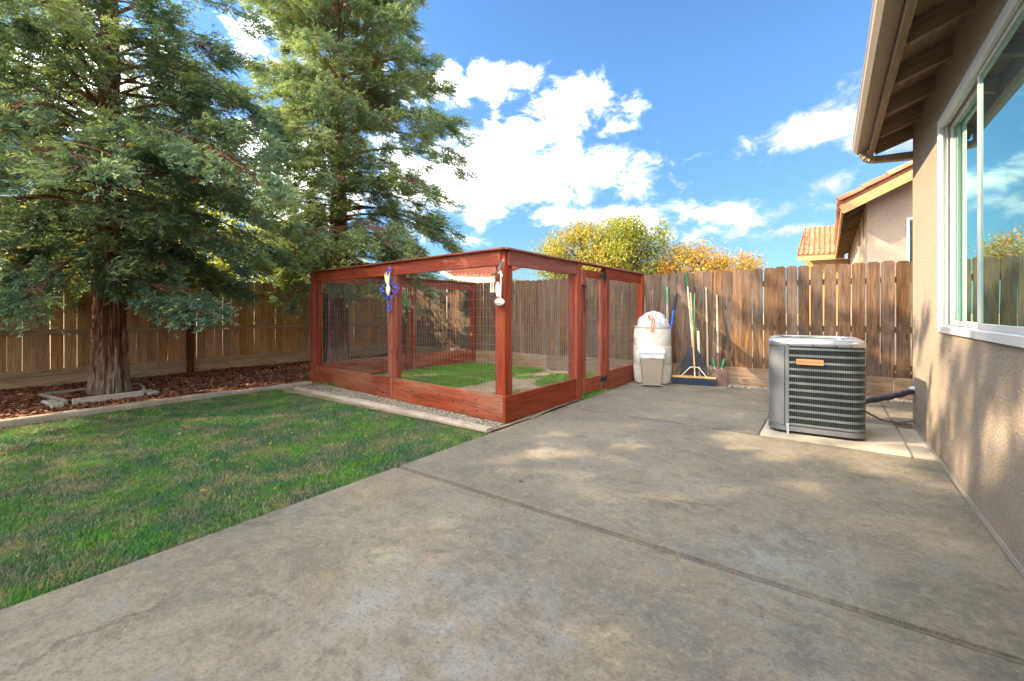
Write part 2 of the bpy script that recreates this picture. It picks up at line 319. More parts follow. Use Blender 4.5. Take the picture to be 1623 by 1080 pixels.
mat_grass('grass_lawn', (0.05, 0.125, 0.088), (0.07, 0.165, 0.06), (0.12, 0.33, 0.015), (0.36, 0.29, 0.16))
mat_grass('grass_kennel', (0.09, 0.21, 0.03), (0.13, 0.30, 0.025), (0.17, 0.36, 0.03), (0.26, 0.25, 0.09))
def mat_tone(name, *stops, rough=0.9):
    m, t, out = newmat(name)
    a = t.node('ShaderNodeAttribute', attribute_name='tone').outputs['Fac']
    principled(t, out, t.ramp(a, *stops), rough, spec=0.2)
mat_tone('chips', (0.0, (0.09, 0.038, 0.028)), (0.5, (0.24, 0.10, 0.06)), (0.9, (0.40, 0.20, 0.12)), (1.0, (0.44, 0.27, 0.15)))
mat_tone('stones', (0.0, (0.13, 0.115, 0.09)), (0.6, (0.27, 0.24, 0.19)), (1.0, (0.46, 0.42, 0.35)))
mat_tone('litter', (0.0, (0.14, 0.07, 0.03)), (0.6, (0.30, 0.17, 0.07)), (1.0, (0.42, 0.30, 0.14)))
def mat_bark(name, c1, c2, c3):
    m, t, out = newmat(name)
    v = t.node('ShaderNodeTexCoord').outputs['Object']
    g = t.noise(t.scale(v, (16, 16, 2.0)), 1.0, 9, 0.75, 1.0); f = t.noise(t.scale(v, (45, 45, 9)), 1.0, 5, 0.65)
    c = t.ramp(t.math('ADD', t.math('MULTIPLY', g, 0.75), t.math('MULTIPLY', f, 0.25)), (0.38, c1), (0.5, c2), (0.62, c3))
    z = t.node('ShaderNodeSeparateXYZ', {0: v}).outputs[2]
    low = t.ramp(t.math('ADD', z, t.math('MULTIPLY', t.noise(v, 2.0, 4), 0.6)), (0.45, 0.75), (1.0, 0.0))
    c = t.mix(low, c, t.ramp(g, (0.38, (0.06, 0.045, 0.035)), (0.5, (0.30, 0.25, 0.20)), (0.62, (0.50, 0.44, 0.37))))
    principled(t, out, c, 0.95, t.bump(t.math('ADD', g, t.math('MULTIPLY', f, 0.4)), 1.0, 0.05), spec=0.1)
mat_bark('redwood_bark', (0.06, 0.03, 0.02), (0.22, 0.115, 0.075), (0.40, 0.24, 0.165))
mat_bark('grey_bark', (0.06, 0.05, 0.04), (0.14, 0.12, 0.10), (0.24, 0.21, 0.18))
def mat_tile():
    m, t, out = newmat('clay_tile')
    v, r = objvec(t)
    c = t.ramp(t.noise(v, 3, 5, 0.6), (0.3, (0.22, 0.068, 0.032)), (0.5, (0.31, 0.105, 0.05)), (0.72, (0.40, 0.18, 0.095)))
    hs = t.node('ShaderNodeHueSaturation', {'Value': t.math('ADD', 0.8, t.math('MULTIPLY', r, 0.45)), 'Color': c})
    principled(t, out, hs.outputs[0], 0.85, t.bump(t.noise(v, 40, 4), 0.3, 0.005))
mat_tile()
def mat_glass():
    m, t, out = newmat('window_glass')
    lw = t.node('ShaderNodeFresnel', {'IOR': 1.52}).outputs[0]
    g = t.node('ShaderNodeBsdfGlossy', {'Color': (0.50, 0.78, 0.68, 1), 'Roughness': 0.004})
    p = t.node('ShaderNodeNewGeometry').outputs['Position']
    t.l.new(t.bump(t.noise(p, 1.1, 2, 0.5), 0.05, 0.02), g.inputs['Normal'])
    d = t.node('ShaderNodeBsdfPrincipled', {'Base Color': (0.012, 0.035, 0.038, 1), 'Roughness': 0.3})
    fac = t.math('ADD', 0.18, t.math('MULTIPLY', lw, 1.9), clamp=True)
    mx = t.node('ShaderNodeMixShader', {0: fac}); t.l.new(d.outputs[0], mx.inputs[1]); t.l.new(g.outputs[0], mx.inputs[2])
    t.l.new(mx.outputs[0], out.inputs[0])
    m, t, out = newmat('bag_plastic')
    v, r = objvec(t)
    n = t.noise(v, 9, 7, 0.65, 1.5)
    c = t.ramp(n, (0.3, (0.28, 0.31, 0.37)), (0.6, (0.62, 0.63, 0.66)))
    b = principled(t, out, c, 0.28, t.bump(n, 0.9, 0.02), spec=0.6)
mat_glass()

# ------------------------------------------------------------------ geometry helpers
WORLD = {}
class MB:
    def __init__(s): s.v = []; s.f = []; s.smooth = False
    def add(s, vs, fs):
        b = len(s.v); s.v += [tuple(v) for v in vs]; s.f += [tuple(i+b for i in f) for f in fs]; return s
    def box(s, lo, hi):
        x0, y0, z0 = lo; x1, y1, z1 = hi
        return s.add([(x0,y0,z0),(x1,y0,z0),(x1,y1,z0),(x0,y1,z0),(x0,y0,z1),(x1,y0,z1),(x1,y1,z1),(x0,y1,z1)],
                     [(0,3,2,1),(4,5,6,7),(0,1,5,4),(1,2,6,5),(2,3,7,6),(3,0,4,7)])
    def prism(s, poly, axis, a, b):
        """extrude a 2-D polygon along an axis from a to b"""
        def p(u, v, w): return {'x': (w, u, v), 'y': (u, w, v), 'z': (u, v, w)}[axis]
        n = len(poly)
        vs = [p(u, v, a) for u, v in poly] + [p(u, v, b) for u, v in poly]
        return s.add(vs, [tuple(range(n))[::-1], tuple(range(n, 2*n))] + [(i, (i+1) % n, n+(i+1) % n, n+i) for i in range(n)])
    def tube(s, pts, r, n=8, cap=True, closed=False):
        pts = [Vector(p) for p in pts]; k = len(pts)
        rr = r if isinstance(r, (list, tuple)) else [r]*k
        vs = []; ref = None
        for i, p in enumerate(pts):
            d = (pts[(i+1) % k] - pts[i-1]) if closed else (pts[min(i+1, k-1)] - pts[max(i-1, 0)])
            d.normalize()
            if ref is None: ref = d.orthogonal().normalized()
            ref = (ref - d*ref.dot(d)); ref = ref.normalized() if ref.length > 1e-6 else d.orthogonal().normalized()
            q = d.cross(ref)
            for j in range(n):
                a = 2*math.pi*j/n; vs.append(p + (ref*math.cos(a) + q*math.sin(a))*rr[i])
        fs = []
        for i in range(k if closed else k-1):
            a, b = i*n, ((i+1) % k)*n
            fs += [(a+j, a+(j+1) % n, b+(j+1) % n, b+j) for j in range(n)]
        if cap and not closed: fs += [tuple(range(n))[::-1], tuple(range((k-1)*n, k*n))]
        return s.add(vs, fs)
    def lathe(s, prof, n=32, cx=0, cy=0, cap=True):
        vs = []; k = len(prof)
        for r, z in prof:
            for j in range(n):
                a = 2*math.pi*j/n; vs.append((cx+r*math.cos(a), cy+r*math.sin(a), z))
        fs = [(i*n+j, i*n+(j+1) % n, (i+1)*n+(j+1) % n, (i+1)*n+j) for i in range(k-1) for j in range(n)]
        if cap: fs += [tuple(range(n))[::-1], tuple(range((k-1)*n, k*n))]
        return s.add(vs, fs)
    def loft(s, rings, cap=True):
        n = len(rings[0]); vs = [p for r in rings for p in r]; k = len(rings)
        fs = [(i*n+j, i*n+(j+1) % n, (i+1)*n+(j+1) % n, (i+1)*n+j) for i in range(k-1) for j in range(n)]
        if cap: fs += [tuple(range(n))[::-1], tuple(range((k-1)*n, k*n))]
        return s.add(vs, fs)
    def mesh(s, name, mat, bevel=0.0, smooth=False, seg=1, angle=50):
        me = bpy.data.meshes.new(name); me.from_pydata(s.v, [], s.f)
        bm = bmesh.new(); bm.from_mesh(me)
        if bevel:
            es = [e for e in bm.edges if len(e.link_faces) == 2 and e.calc_face_angle(0) > 0.5]
            bmesh.ops.bevel(bm, geom=es, offset=bevel, segments=seg, affect='EDGES', clamp_overlap=True)
        bmesh.ops.recalc_face_normals(bm, faces=bm.faces)
        if smooth:
            for f in bm.faces: f.smooth = True
            for e in bm.edges:
                if len(e.link_faces) == 2 and e.calc_face_angle(0) > R(angle): e.smooth = False
        bm.to_mesh(me); bm.free(); me.materials.append(MATS[mat]); return me
def put(name, me, parent=None, W=None):
    o = bpy.data.objects.new(name, me); COL.objects.link(o)
    Pw = WORLD[parent.name] if parent else Matrix.Identity(4)
    W = W if W is not None else (Pw if parent else Matrix.Identity(4))
    if parent: o.parent = parent
    o.matrix_basis = Pw.inverted() @ W
    WORLD[o.name] = W.copy(); return o
def tag(o, label=None, cat=None, group=None, kind=None):
    for k, v in (('label', label), ('category', cat), ('group', group), ('kind', kind)):
        if v: o[k] = v
    return o
def thing(name, loc, label, cat, rz=0.0, group=None):
    W = Matrix.Translation(loc) @ Matrix.Rotation(rz, 4, 'Z')
    o = put(name, None, None, W); o.empty_display_size = 0.2
    return tag(o, label, cat, group)
def part(name, mb, mat, parent=None, W=None, bevel=0.0, smooth=False, seg=1, angle=50):
    """mesh given in world metres unless W is given"""
    me = mb.mesh(name, mat, bevel, smooth, seg, angle)
    return put(name, me, parent, W if W is not None else Matrix.Identity(4))
_cache = {}
def frame(p0, along, wide):
    X = Vector(along).normalized(); Y = Vector(wide); Y = (Y - X*Y.dot(X)).normalized(); Z = X.cross(Y)
    M = Matrix((X, Y, Z)).transposed().to_4x4(); M.translation = Vector(p0); return M
def board(name, p0, p1, width, thick, wide, mat, parent, bevel=0.003):
    """a sawn board: centre line p0-p1, its width along `wide`"""
    p0, p1 = Vector(p0), Vector(p1); L = (p1-p0).length
    key = (round(L, 3), round(width, 3), round(thick, 3), mat, bevel)
    if key not in _cache:
        _cache[key] = MB().box((0, -width/2, -thick/2), (L, width/2, thick/2)).mesh(name, mat, bevel)
    return put(name, _cache[key], parent, frame(p0, p1-p0, wide))
def fast_mesh(name, V, F, mat, tone=None, smooth=False):
    me = bpy.data.meshes.new(name); V = np.asarray(V, np.float32); F = np.asarray(F, np.int32); k = F.shape[1]
    me.vertices.add(len(V)); me.vertices.foreach_set('co', V.ravel())
    me.loops.add(F.size); me.loops.foreach_set('vertex_index', F.ravel())
    me.polygons.add(len(F)); me.polygons.foreach_set('loop_start', np.arange(0, F.size, k, dtype=np.int32))
    me.polygons.foreach_set('loop_total', np.full(len(F), k, np.int32))
    me.update(calc_edges=True)
    if tone is not None:
        a = me.attributes.new('tone', 'FLOAT', 'POINT'); a.data.foreach_set('value', np.asarray(tone, np.float32).ravel())
    if smooth: me.polygons.foreach_set('use_smooth', np.ones(len(F), bool))
    me.materials.append(MATS[mat]); return me
def rotmats(X, Zh):
    """N frames: x along X, z near Zh"""
    X = X/np.linalg.norm(X, axis=1, keepdims=True)
    Y = np.cross(Zh, X); Y /= np.linalg.norm(Y, axis=1, keepdims=True)+1e-9
    Z = np.cross(X, Y); return np.stack([X, Y, Z], 2)
def scatter(name, proto_v, proto_f, pos, M, scale, mat, tone, grad=0.0):
    N, K = len(pos), len(proto_v)
    if np.ndim(scale) == 1: scale = scale[:, None]
    V = np.einsum('nij,nkj->nki', M, proto_v[None]*scale[:, None, :]) + pos[:, None, :]
    F = (proto_f[None] + (np.arange(N)*K)[:, None, None]).reshape(-1, proto_f.shape[1])
    tn = np.repeat(tone, K)
    if grad: tn = np.where(tn > .05, np.clip(tn+np.tile((proto_v[:, 0]-.55)*grad, N), .051, 1), tn)   # paler tips: leaf sheen painted into the tone, besides new growth
    return fast_mesh(name, V.reshape(-1, 3), F, mat, tn)

#@@SETTING
# ------------------------------------------------------------------ ground, patio, lawn, beds
def sheet(name, x0, x1, y0, y1, z, mat, nx=1, ny=1, amp=0.0):
    xs = np.linspace(x0, x1, nx+1); ys = np.linspace(y0, y1, ny+1)
    mb = MB()
    vs = [(x, y, z + (amp*(mnoise.noise(Vector((x*1.3, y*1.3, 0)))) if amp else 0)) for y in ys for x in xs]
    fs = [(j*(nx+1)+i, j*(nx+1)+i+1, (j+1)*(nx+1)+i+1, (j+1)*(nx+1)+i) for j in range(ny) for i in range(nx)]
    mb.add(vs, fs); me = mb.mesh(name, mat, smooth=amp > 0)
    return put(name, me)
tag(sheet('ground', -400, 400, -400, 400, -0.12, 'far_ground'), kind='structure')
patio = tag(put('patio', None), kind='structure')
part('joint_bed', MB().box((-2.262*H, -5.0, -0.10), (0.60*H, 6.40*H, -0.022)), 'groove', patio)
def slab(x0, x1, y0, y1, mat='concrete', gap=0.007, top=0.0, bevel=0.009):
    x0, x1, y0, y1 = x0*H, x1*H, y0*H, y1*H
    return part('concrete_slab', MB().box((x0+gap, y0+gap, -0.09), (x1-gap, y1-gap, top)), mat, patio, bevel=bevel, seg=2)
slab(-2.27, 0.607, -4.2, 1.87, gap=0.010, bevel=0.013)
slab(-2.27, 0.607, 1.87, 4.06, gap=0.010, bevel=0.013)
slab(-2.27, -0.455, 4.06, 5.03, gap=0.004)
slab(-2.27, 0.474, 5.03, 6.42, gap=0.004)
slab(0.474, 0.607, 4.06, 5.03, 'pad_concrete', gap=0.004)
slab(0.474, 0.607+0.9, 5.235, 6.42, 'concrete', gap=0.004)
slab(-0.455, 0.474, 4.06, 5.03, 'pad_concrete', gap=0.004, top=0.012)

lawn = tag(sheet('lawn', -5.88*H, -2.272*H, -4.6, 2.86*H, -0.035, 'lawn_soil', 40, 60, 0.012), kind='structure')
def blades(name, pts, hmin, hmax, w, mat, label, lean=0.6):
    N = len(pts); yaw = rng.uniform(0, 2*math.pi, N); ln = rng.uniform(0.1, lean, N); ht = rng.uniform(hmin, hmax, N)
    la = rng.uniform(0, 2*math.pi, N)
    dx = np.stack([np.cos(yaw), np.sin(yaw), np.zeros(N)], 1)*w*rng.uniform(.7, 1.3, (N, 1))
    top = np.stack([np.cos(la)*ln*ht, np.sin(la)*ln*ht, ht], 1)
    V = np.stack([pts-dx*.55, pts+dx*.55, pts+top], 1).reshape(-1, 3)
    b = np.arange(N)*3
    F = np.stack([b, b+1, b+2], 1)
    return tag(put(name, fast_mesh(name, V, F, mat, np.repeat(rng.uniform(0, 1, N), 3))), label, 'grass', kind='stuff')
def grass_points(n, x0, x1, y0, y1, z, keep=None):
    p = np.stack([rng.uniform(x0, x1, n), rng.uniform(y0, y1, n), np.full(n, z)], 1)
    if keep is not None: p = p[keep(p)]
    return p
def nz(p, s, off=0.0): return np.array([mnoise.noise(Vector((x*s+off, y*s, off))) for x, y in p[:, :2]])
far_pts = grass_points(190000, -5.86*H, -2.268*H, 0.9*H, 2.85*H, -0.026)
near_pts = grass_points(160000, -4.3*H, -2.268*H, -0.2*H, 0.95*H, -0.026)
side_pts = grass_points(30000, -5.86*H, -4.3*H, -0.4*H, 0.95*H, -0.03)
blades('grass', np.concatenate([far_pts, near_pts, side_pts]), 0.010, 0.034, 0.0055, 'grass_lawn', 'short green lawn grass with dry tan patches between patio and bark bed', 1.3)

tag(sheet('kennel_ground', -5.9*H, -2.29*H, 3.0*H, 6.62*H, -0.012, 'dirt', 30, 30, 0.02), kind='structure')
kp = grass_points(150000, -5.75*H, -2.42*H, 3.35*H, 6.45*H, -0.005, lambda p: (nz(p, 0.8, 5.0)+0.45*nz(p, 3.0, 1.0)+rng.uniform(-.22, .22, len(p)) > -0.10-0.25*((p[:, 0]/H+5.75)/3.3 < .55)))
blades('kennel_grass', kp, 0.02, 0.055, 0.007, 'grass_kennel', 'bright green patchy grass growing inside the red wooden kennel')
dk = grass_points(4000, -2.40*H, -2.27*H, 4.58*H, 5.3*H, -0.03)
blades('gate_grass', dk, 0.03, 0.07, 0.006, 'grass_kennel', 'tuft of grass under the kennel gate')

def mulch_z(x, y): return 0.0 + 0.05*max(0, min(1, (-5.95*H - x)/1.2)) + 0.02*mnoise.noise(Vector((x*2, y*2, 4)))
mbm = MB(); xs = np.linspace(-8.12*H, -5.93*H, 24); ys = np.linspace(-5.0, 6.62*H, 90)
mbm.add([(x, y, mulch_z(x, y)) for y in ys for x in xs], [(j*24+i, j*24+i+1, (j+1)*24+i+1, (j+1)*24+i) for j in range(89) for i in range(23)])
tag(put('mulch_bed', mbm.mesh('mulch_bed', 'mulch_soil', smooth=True)), kind='structure')
def chips(name, n, x0, x1, y0, y1, zf, smin, smax, mat, label, cat):
    x = rng.uniform(x0, x1, n); y = rng.uniform(y0, y1, n); z = np.array([zf(a, b) for a, b in zip(x, y)]) + rng.uniform(0.0, 0.02, n)
    X = np.stack([rng.normal(size=n), rng.normal(size=n), rng.normal(size=n)*0.35], 1)
    Zh = np.stack([rng.normal(size=n)*.45, rng.normal(size=n)*.45, np.ones(n)], 1)
    pv = np.array([(-.5, -.22, 0), (.4, -.28, .03), (.55, .1, .0), (.1, .26, .06), (-.45, .2, .02), (-.1, 0, .12)], float)
    pf = np.array([(0, 1, 5), (1, 2, 5), (2, 3, 5), (3, 4, 5), (4, 0, 5)])
    s = rng.uniform(smin, smax, (n, 1))*np.stack([np.ones(n), rng.uniform(.5, 1.1, n), np.ones(n)], 1)
    return tag(put(name, scatter(name, pv, pf, np.stack([x, y, z], 1), rotmats(X, Zh), s, mat, rng.beta(1.6, 2.6, n))), label, cat, kind='stuff')
chips('bark_chips', 26000, -8.08*H, -5.97*H, -0.4*H, 5.6*H, mulch_z, 0.025, 0.075, 'chips', 'reddish brown bark chips covering the bed along the fence', 'bark chips')
chips('leaf_litter', 420, -7.9*H, -5.97*H, 0.2*H, 3.4*H, lambda x, y: mulch_z(x, y)+.012, 0.03, 0.06, 'litter', 'dry fallen leaves lying on the bark chips', 'leaf litter')
chips('lawn_litter', 260, -5.8*H, -2.3*H, 0.2*H, 2.8*H, lambda x, y: 0.004, 0.015, 0.035, 'litter', 'tiny dry leaf bits scattered in the lawn', 'leaf litter')

ico = bmesh.new(); bmesh.ops.create_icosphere(ico, subdivisions=1, radius=0.5); ico.verts.ensure_lookup_table()
ICO_V = np.array([v.co[:] for v in ico.verts]); ICO_F = np.array([[v.index for v in f.verts] for f in ico.faces]); ico.free()
def gravel(name, n, fpos, smin, smax, label):
    pos = np.array([fpos() for _ in range(n)]); X = rng.normal(size=(n, 3)); Zh = rng.normal(size=(n, 3))
    s = rng.uniform(smin, smax, (n, 1))*rng.uniform(.55, 1.1, (n, 3))
    return tag(put(name, scatter(name, ICO_V, ICO_F, pos, rotmats(X, Zh), s, 'stones', rng.beta(2, 2.2, n))), label, 'gravel', kind='stuff')
def strip_pos():
    x = rng.uniform(-5.6, -2.32); y0 = 2.93 + (-2.3-x)*0.02; y1 = 3.155 + (-2.35-x)*0.077 - 0.03
    return (x*H, rng.uniform(y0, y1)*H, 0.004)
gravel('gravel', 4200, strip_pos, 0.010, 0.026, 'grey brown gravel in the strip between kennel and lawn edging')
gravel('fence_gravel', 2000, lambda: (rng.uniform(-1.15, 1.4)*H, rng.uniform(6.43, 6.62)*H, 0.0), 0.014, 0.04, 'pale gravel along the foot of the rear fence')
tag(sheet('dirt_strip', -5.9*H, -2.29*H, 2.82*H, 3.5*H, -0.004, 'dirt', 40, 8, 0.008), kind='structure')
tag(sheet('fence_strip', -2.2*H, 2.0*H, 6.40*H, 6.75*H, -0.014, 'dirt', 30, 4, 0.01), kind='structure')
edging = tag(put('lawn_edging', None), kind='structure')
def edge(p0, p1, w, h0, bev=0.014):
    p0, p1 = hv(*p0), hv(*p1); L = (p1-p0).length; n = 14; rings = []
    for i in range(n+1):
        j = lambda a: a + 0.006*mnoise.noise(Vector((i*.7, a*9, L)))
        x = L*i/n
        rings.append([(x, j(-w/2), -0.06), (x, j(-w/2), h0-bev), (x, j(-w/2+bev), h0), (x, j(w/2-bev), h0+.003*math.sin(i*1.7)), (x, j(w/2), h0-bev), (x, j(w/2), -0.06)])
    return part('edging_block', MB().loft(rings), 'edging', edging, frame(p0, p1-p0, (-(p1-p0).y, (p1-p0).x, 0)), smooth=True, angle=35)
edge((-5.92, -3.0), (-5.92, 0.25), 0.13, 0.045); edge((-5.92, 0.26), (-5.905, 2.31), 0.13, 0.05); edge((-5.90, 2.32), (-5.87, 3.33), 0.12, 0.035)
edge((-5.60, 3.0), (-4.35, 2.955), 0.105, 0.022); edge((-4.34, 2.955), (-2.30, 2.88), 0.11, 0.03)

#@@HOUSE
# ------------------------------------------------------------------ the house on the right
house = thing('house', hv(0.607, 5.225), 'tan stucco house with white slider window and open eave beside the patio', 'house')
WX, WE = 0.607*H, 5.225*H                # outer wall face, end corner
ws, we_, wz0, wz1 = 2.33*H, 4.06*H, 0.872*H, 2.262*H      # window opening
WT, WN = 2.70*H, -3.6*H
mb = MB(); D = 0.115
mb.add([(WX, WN, 0), (WX, ws, 0), (WX, ws, WT), (WX, WN, WT)], [(0, 1, 2, 3)])
mb.add([(WX, we_, 0), (WX, WE, 0), (WX, WE, WT), (WX, we_, WT)], [(0, 1, 2, 3)])
mb.add([(WX, ws, 0), (WX, we_, 0), (WX, we_, wz0), (WX, ws, wz0)], [(0, 1, 2, 3)])
mb.add([(WX, ws, wz1), (WX, we_, wz1), (WX, we_, WT), (WX, ws, WT)], [(0, 1, 2, 3)])
mb.add([(WX, ws, wz0), (WX, we_, wz0), (WX+D, we_, wz0), (WX+D, ws, wz0)], [(0, 1, 2, 3)])
mb.add([(WX, ws, wz1), (WX, we_, wz1), (WX+D, we_, wz1), (WX+D, ws, wz1)], [(3, 2, 1, 0)])
mb.add([(WX, ws, wz0), (WX, ws, wz1), (WX+D, ws, wz1), (WX+D, ws, wz0)], [(0, 1, 2, 3)])
mb.add([(WX, we_, wz0), (WX, we_, wz1), (WX+D, we_, wz1), (WX+D, we_, wz0)], [(3, 2, 1, 0)])
mb.add([(WX, WE, 0), (WX+7, WE, 0), (WX+7, WE, WT+1.2), (WX+3.5, WE, WT+1.7), (WX, WE, WT)], [(0, 1, 2, 3, 4)])
mb.add([(WX, WN, 0), (WX+7, WN, 0), (WX+7, WN, WT+1.2), (WX+3.5, WN, WT+1.7), (WX, WN, WT)], [(4, 3, 2, 1, 0)])
mb.add([(WX+7, WN, 0), (WX+7, WE, 0), (WX+7, WE, WT+1.2), (WX+7, WN, WT+1.2)], [(3, 2, 1, 0)])
part('wall', mb, 'stucco', house)
part('weep_screed', MB().box((WX-0.007, WN, 0.012), (WX-0.001, WE, 0.022)), 'gutter_grey', house)
part('footing', MB().box((WX-0.004, WN, -0.1), (WX-0.0005, WE, 0.011)), 'pad_concrete', house)
win = put('window', None, house, Matrix.Translation(Vector((WX, we_, wz0))))
def fr(name, y0, y1, z0, z1, x0, x1, mat='vinyl', bev=0.003): return part(name, MB().box((WX+x0, y0, z0), (WX+x1, y1, z1)), mat, win, bevel=bev)
# outer frame: a proud flange and a deeper track
ft = 0.062
fr('frame', we_-ft, we_+0.012, wz0-0.012, wz1+0.012, -0.014, 0.012); fr('frame', ws-0.012, ws+ft, wz0-0.012, wz1+0.012, -0.014, 0.012)
fr('frame', ws+ft+.001, we_-ft-.001, wz1-ft, wz1+0.012, -0.014, 0.012); fr('sill', ws+ft+.001, we_-ft-.001, wz0-0.012, wz0+ft-.022, -0.016, 0.014)
for k, (xa, xb, in_) in enumerate(((0.0125, 0.042, 0.040), (0.0425, 0.074, 0.026), (0.0745, 0.11, 0.012))):
    fr('track', we_-in_-.004, we_-.0005, wz0+.0005, wz1-.0005, xa, xb); fr('track', ws+.0005, ws+in_+.004, wz0+.0005, wz1-.0005, xa, xb)
    fr('track', ws+in_+.005, we_-in_-.005, wz1-in_-.004, wz1-.0005, xa, xb); fr('track', ws+in_+.005, we_-in_-.005, wz0+.0005, wz0+in_+.004, xa, xb)
ym = 3.19*H
def sash(y0, y1, x0, x1, w, glass_x, gy0, gy1):
    z0, z1 = wz0+0.045, wz1-0.045
    fr('sash', y0, y0+w, z0, z1, x0, x1); fr('sash', y1-w, y1, z0, z1, x0, x1)
    fr('sash', y0+w+.0005, y1-w-.0005, z0, z0+w, x0, x1); fr('sash', y0+w+.0005, y1-w-.0005, z1-w, z1, x0, x1)
    g = MB().box((WX+glass_x, gy0, z0+w*.6), (WX+glass_x+0.006, gy1, z1-w*.6))
    part('pane', g, 'window_glass', win)
sash(ym-0.005, we_-0.05, 0.052, 0.080, 0.038, 0.064, ym+.03, we_-0.075)     # sliding sash, set back
sash(ws+0.05, ym+0.030, 0.014, 0.040, 0.036, 0.024, ws+0.075, ym+.005)       # fixed sash, nearer the wall face
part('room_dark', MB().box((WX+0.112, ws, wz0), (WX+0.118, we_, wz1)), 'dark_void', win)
# open eave: rafters, boarding, fascia, gutter
GX = 0.195*H; FX = 0.337*H; slope = 0.36; EY = 5.27*H
def zb(x): return (1+1.445)*H + (x-FX)*slope      # underside line of the rafters
for k in range(-9, 6):
    y = 2.665*H + k*0.522*H
    if y > EY-.06: continue
    p0 = Vector((FX, y, zb(FX)+0.07)); p1 = Vector((WX+0.02, y, zb(WX+0.02)+0.07))
    board('rafter', p0, p1, 0.14, 0.044, (0, 0, 1), 'eave_wood', house)
p0 = Vector((FX, EY-0.03, zb(FX)+0.07)); board('barge_rafter', p0, Vector((WX+3.2, EY-0.03, zb(WX+3.2)+0.07)), 0.14, 0.05, (0, 0, 1), 'eave_wood', house)
ang = math.atan(slope); up = Vector((-math.sin(ang), 0, math.cos(ang)))
for k in range(5):                                 # roof boarding seen from below
    xa = GX+0.10+k*0.20; c = Vector((xa+0.099, 0, zb(xa+0.099)+0.152))
    board('roof_board', c+Vector((0, WN, 0)), c+Vector((0, EY, 0)), 0.198/math.cos(ang), 0.018, (math.cos(ang), 0, math.sin(ang)), 'eave_wood', house)
mb = MB(); xr = WX+4.0
mb.prism([(GX+0.06, zb(GX+.06)+0.175), (xr, zb(xr)+0.175), (xr, zb(xr)+0.215), (GX+0.06, zb(GX+.06)+0.215)], 'y', WN, EY+0.06)
part('roof', mb, 'clay_tile', house)
part('wall_block', MB().box((WX-0.0, WN, zb(WX)+0.005), (WX+0.04, EY-.06, zb(WX)+0.135)), 'eave_wood', house) if False else None
board('fascia', (FX-0.024, WN, zb(FX)+0.065), (FX-0.024, EY, zb(FX)+0.065), 0.185, 0.044, (0, 0, 1), 'eave_wood', house)
gz = 2.486*H
prof = [(GX+.005, gz+.115), (GX-.012, gz+.115), (GX-.012, gz+.10), (GX-.004, gz+.085), (GX, gz+.045), (GX+.022, gz+.012), (GX+.03, gz), (FX-.05, gz), (FX-.05, gz+.115), (FX-.054, gz+.115), (FX-.054, gz+.004), (GX+.034, gz+.004)]
prof += [(GX+.026, gz+.016), (GX+.005, gz+.05), (GX+.001, gz+.09), (GX+.005, gz+.10)]
gut = part('gutter', MB().prism(prof, 'y', WN, EY+.02), 'gutter_tan', house)
part('gutter_end_cap', MB().prism([(GX-.012, gz+.118), (GX, gz+.045), (GX+.03, gz-.003), (FX-.05, gz-.003), (FX-.05, gz+.118)], 'y', EY+.021, EY+.025), 'gutter_tan', gut)
# gutter outlet elbow and downspout round the corner
cy = EY+0.0
rings = []
path = [Vector((GX+.085, cy-.02, gz)), Vector((GX+.087, cy-.02, gz-.03)), Vector((GX+.105, cy-.015, gz-.062)), Vector((GX+.145, cy-.005, gz-.085)), Vector((GX+.20, cy+.01, gz-.094)), Vector((WX-.10, WE+.055, gz-.108)), Vector((WX+.10, WE+.055, gz-.118))]
for i, p in enumerate(path):
    d = (path[min(i+1, len(path)-1)]-path[max(i-1, 0)]).normalized(); s_ = d.cross(Vector((0, 1, 0))).normalized(); y_ = Vector((0, 1, 0))
    for m in ((0,) if i in (0, 5, 6) else (-.009, 0.0, .009)):
        g = 1.0 if m == 0 or i in (0, 5, 6) else .88
        rings.append([p+d*m + s_*a*.036*g + y_*b*.045*g for a, b in ((-1, -1), (1, -1), (1, 1), (-1, 1))])
part('downspout_elbow', MB().loft(rings), 'gutter_tan', house)
part('downspout', MB().box((WX+.101, WE+.02, 0.05), (WX+.165, WE+.094, gz-.09)), 'gutter_tan', house)
# pipes through the wall
lp = thing('refrigerant_line', hv(0.607, 5.1, 0.26), 'black insulated pipe running from the air conditioner to the stucco wall', 'pipe')
a0, a1 = hv(0.20, 4.72, 0.235), Vector((WX, 5.13*H, 0.315*H)); pts = []
for i in range(15):
    u = i/14; q = a0.lerp(a1, u); q.z += -0.012*math.sin(u*math.pi)+.004*math.sin(i*2.3); pts.append(q)
part('insulated_pipe', MB().tube(pts, [0.031+.003*math.sin(i*1.9) for i in range(15)], 12), 'pipe_wrap', lp, smooth=True)
part('wall_collar', MB().tube([a1-Vector((.045, .012, .004)), a1+Vector((.002, 0, 0))], [.037, .045], 12), 'galvanised', lp, smooth=True)
cd = thing('power_conduit', hv(0.55, 5.0, 0.1), 'thin flexible conduit sagging below the insulated pipe', 'conduit')
part('flexible_tube', MB().tube([hv(0.2+0.41*u, 4.74+0.36*u, 0.20-0.135*u-0.07*math.sin(u*math.pi)) for u in [i/12 for i in range(13)]], 0.011, 8), 'conduit', cd, smooth=True)

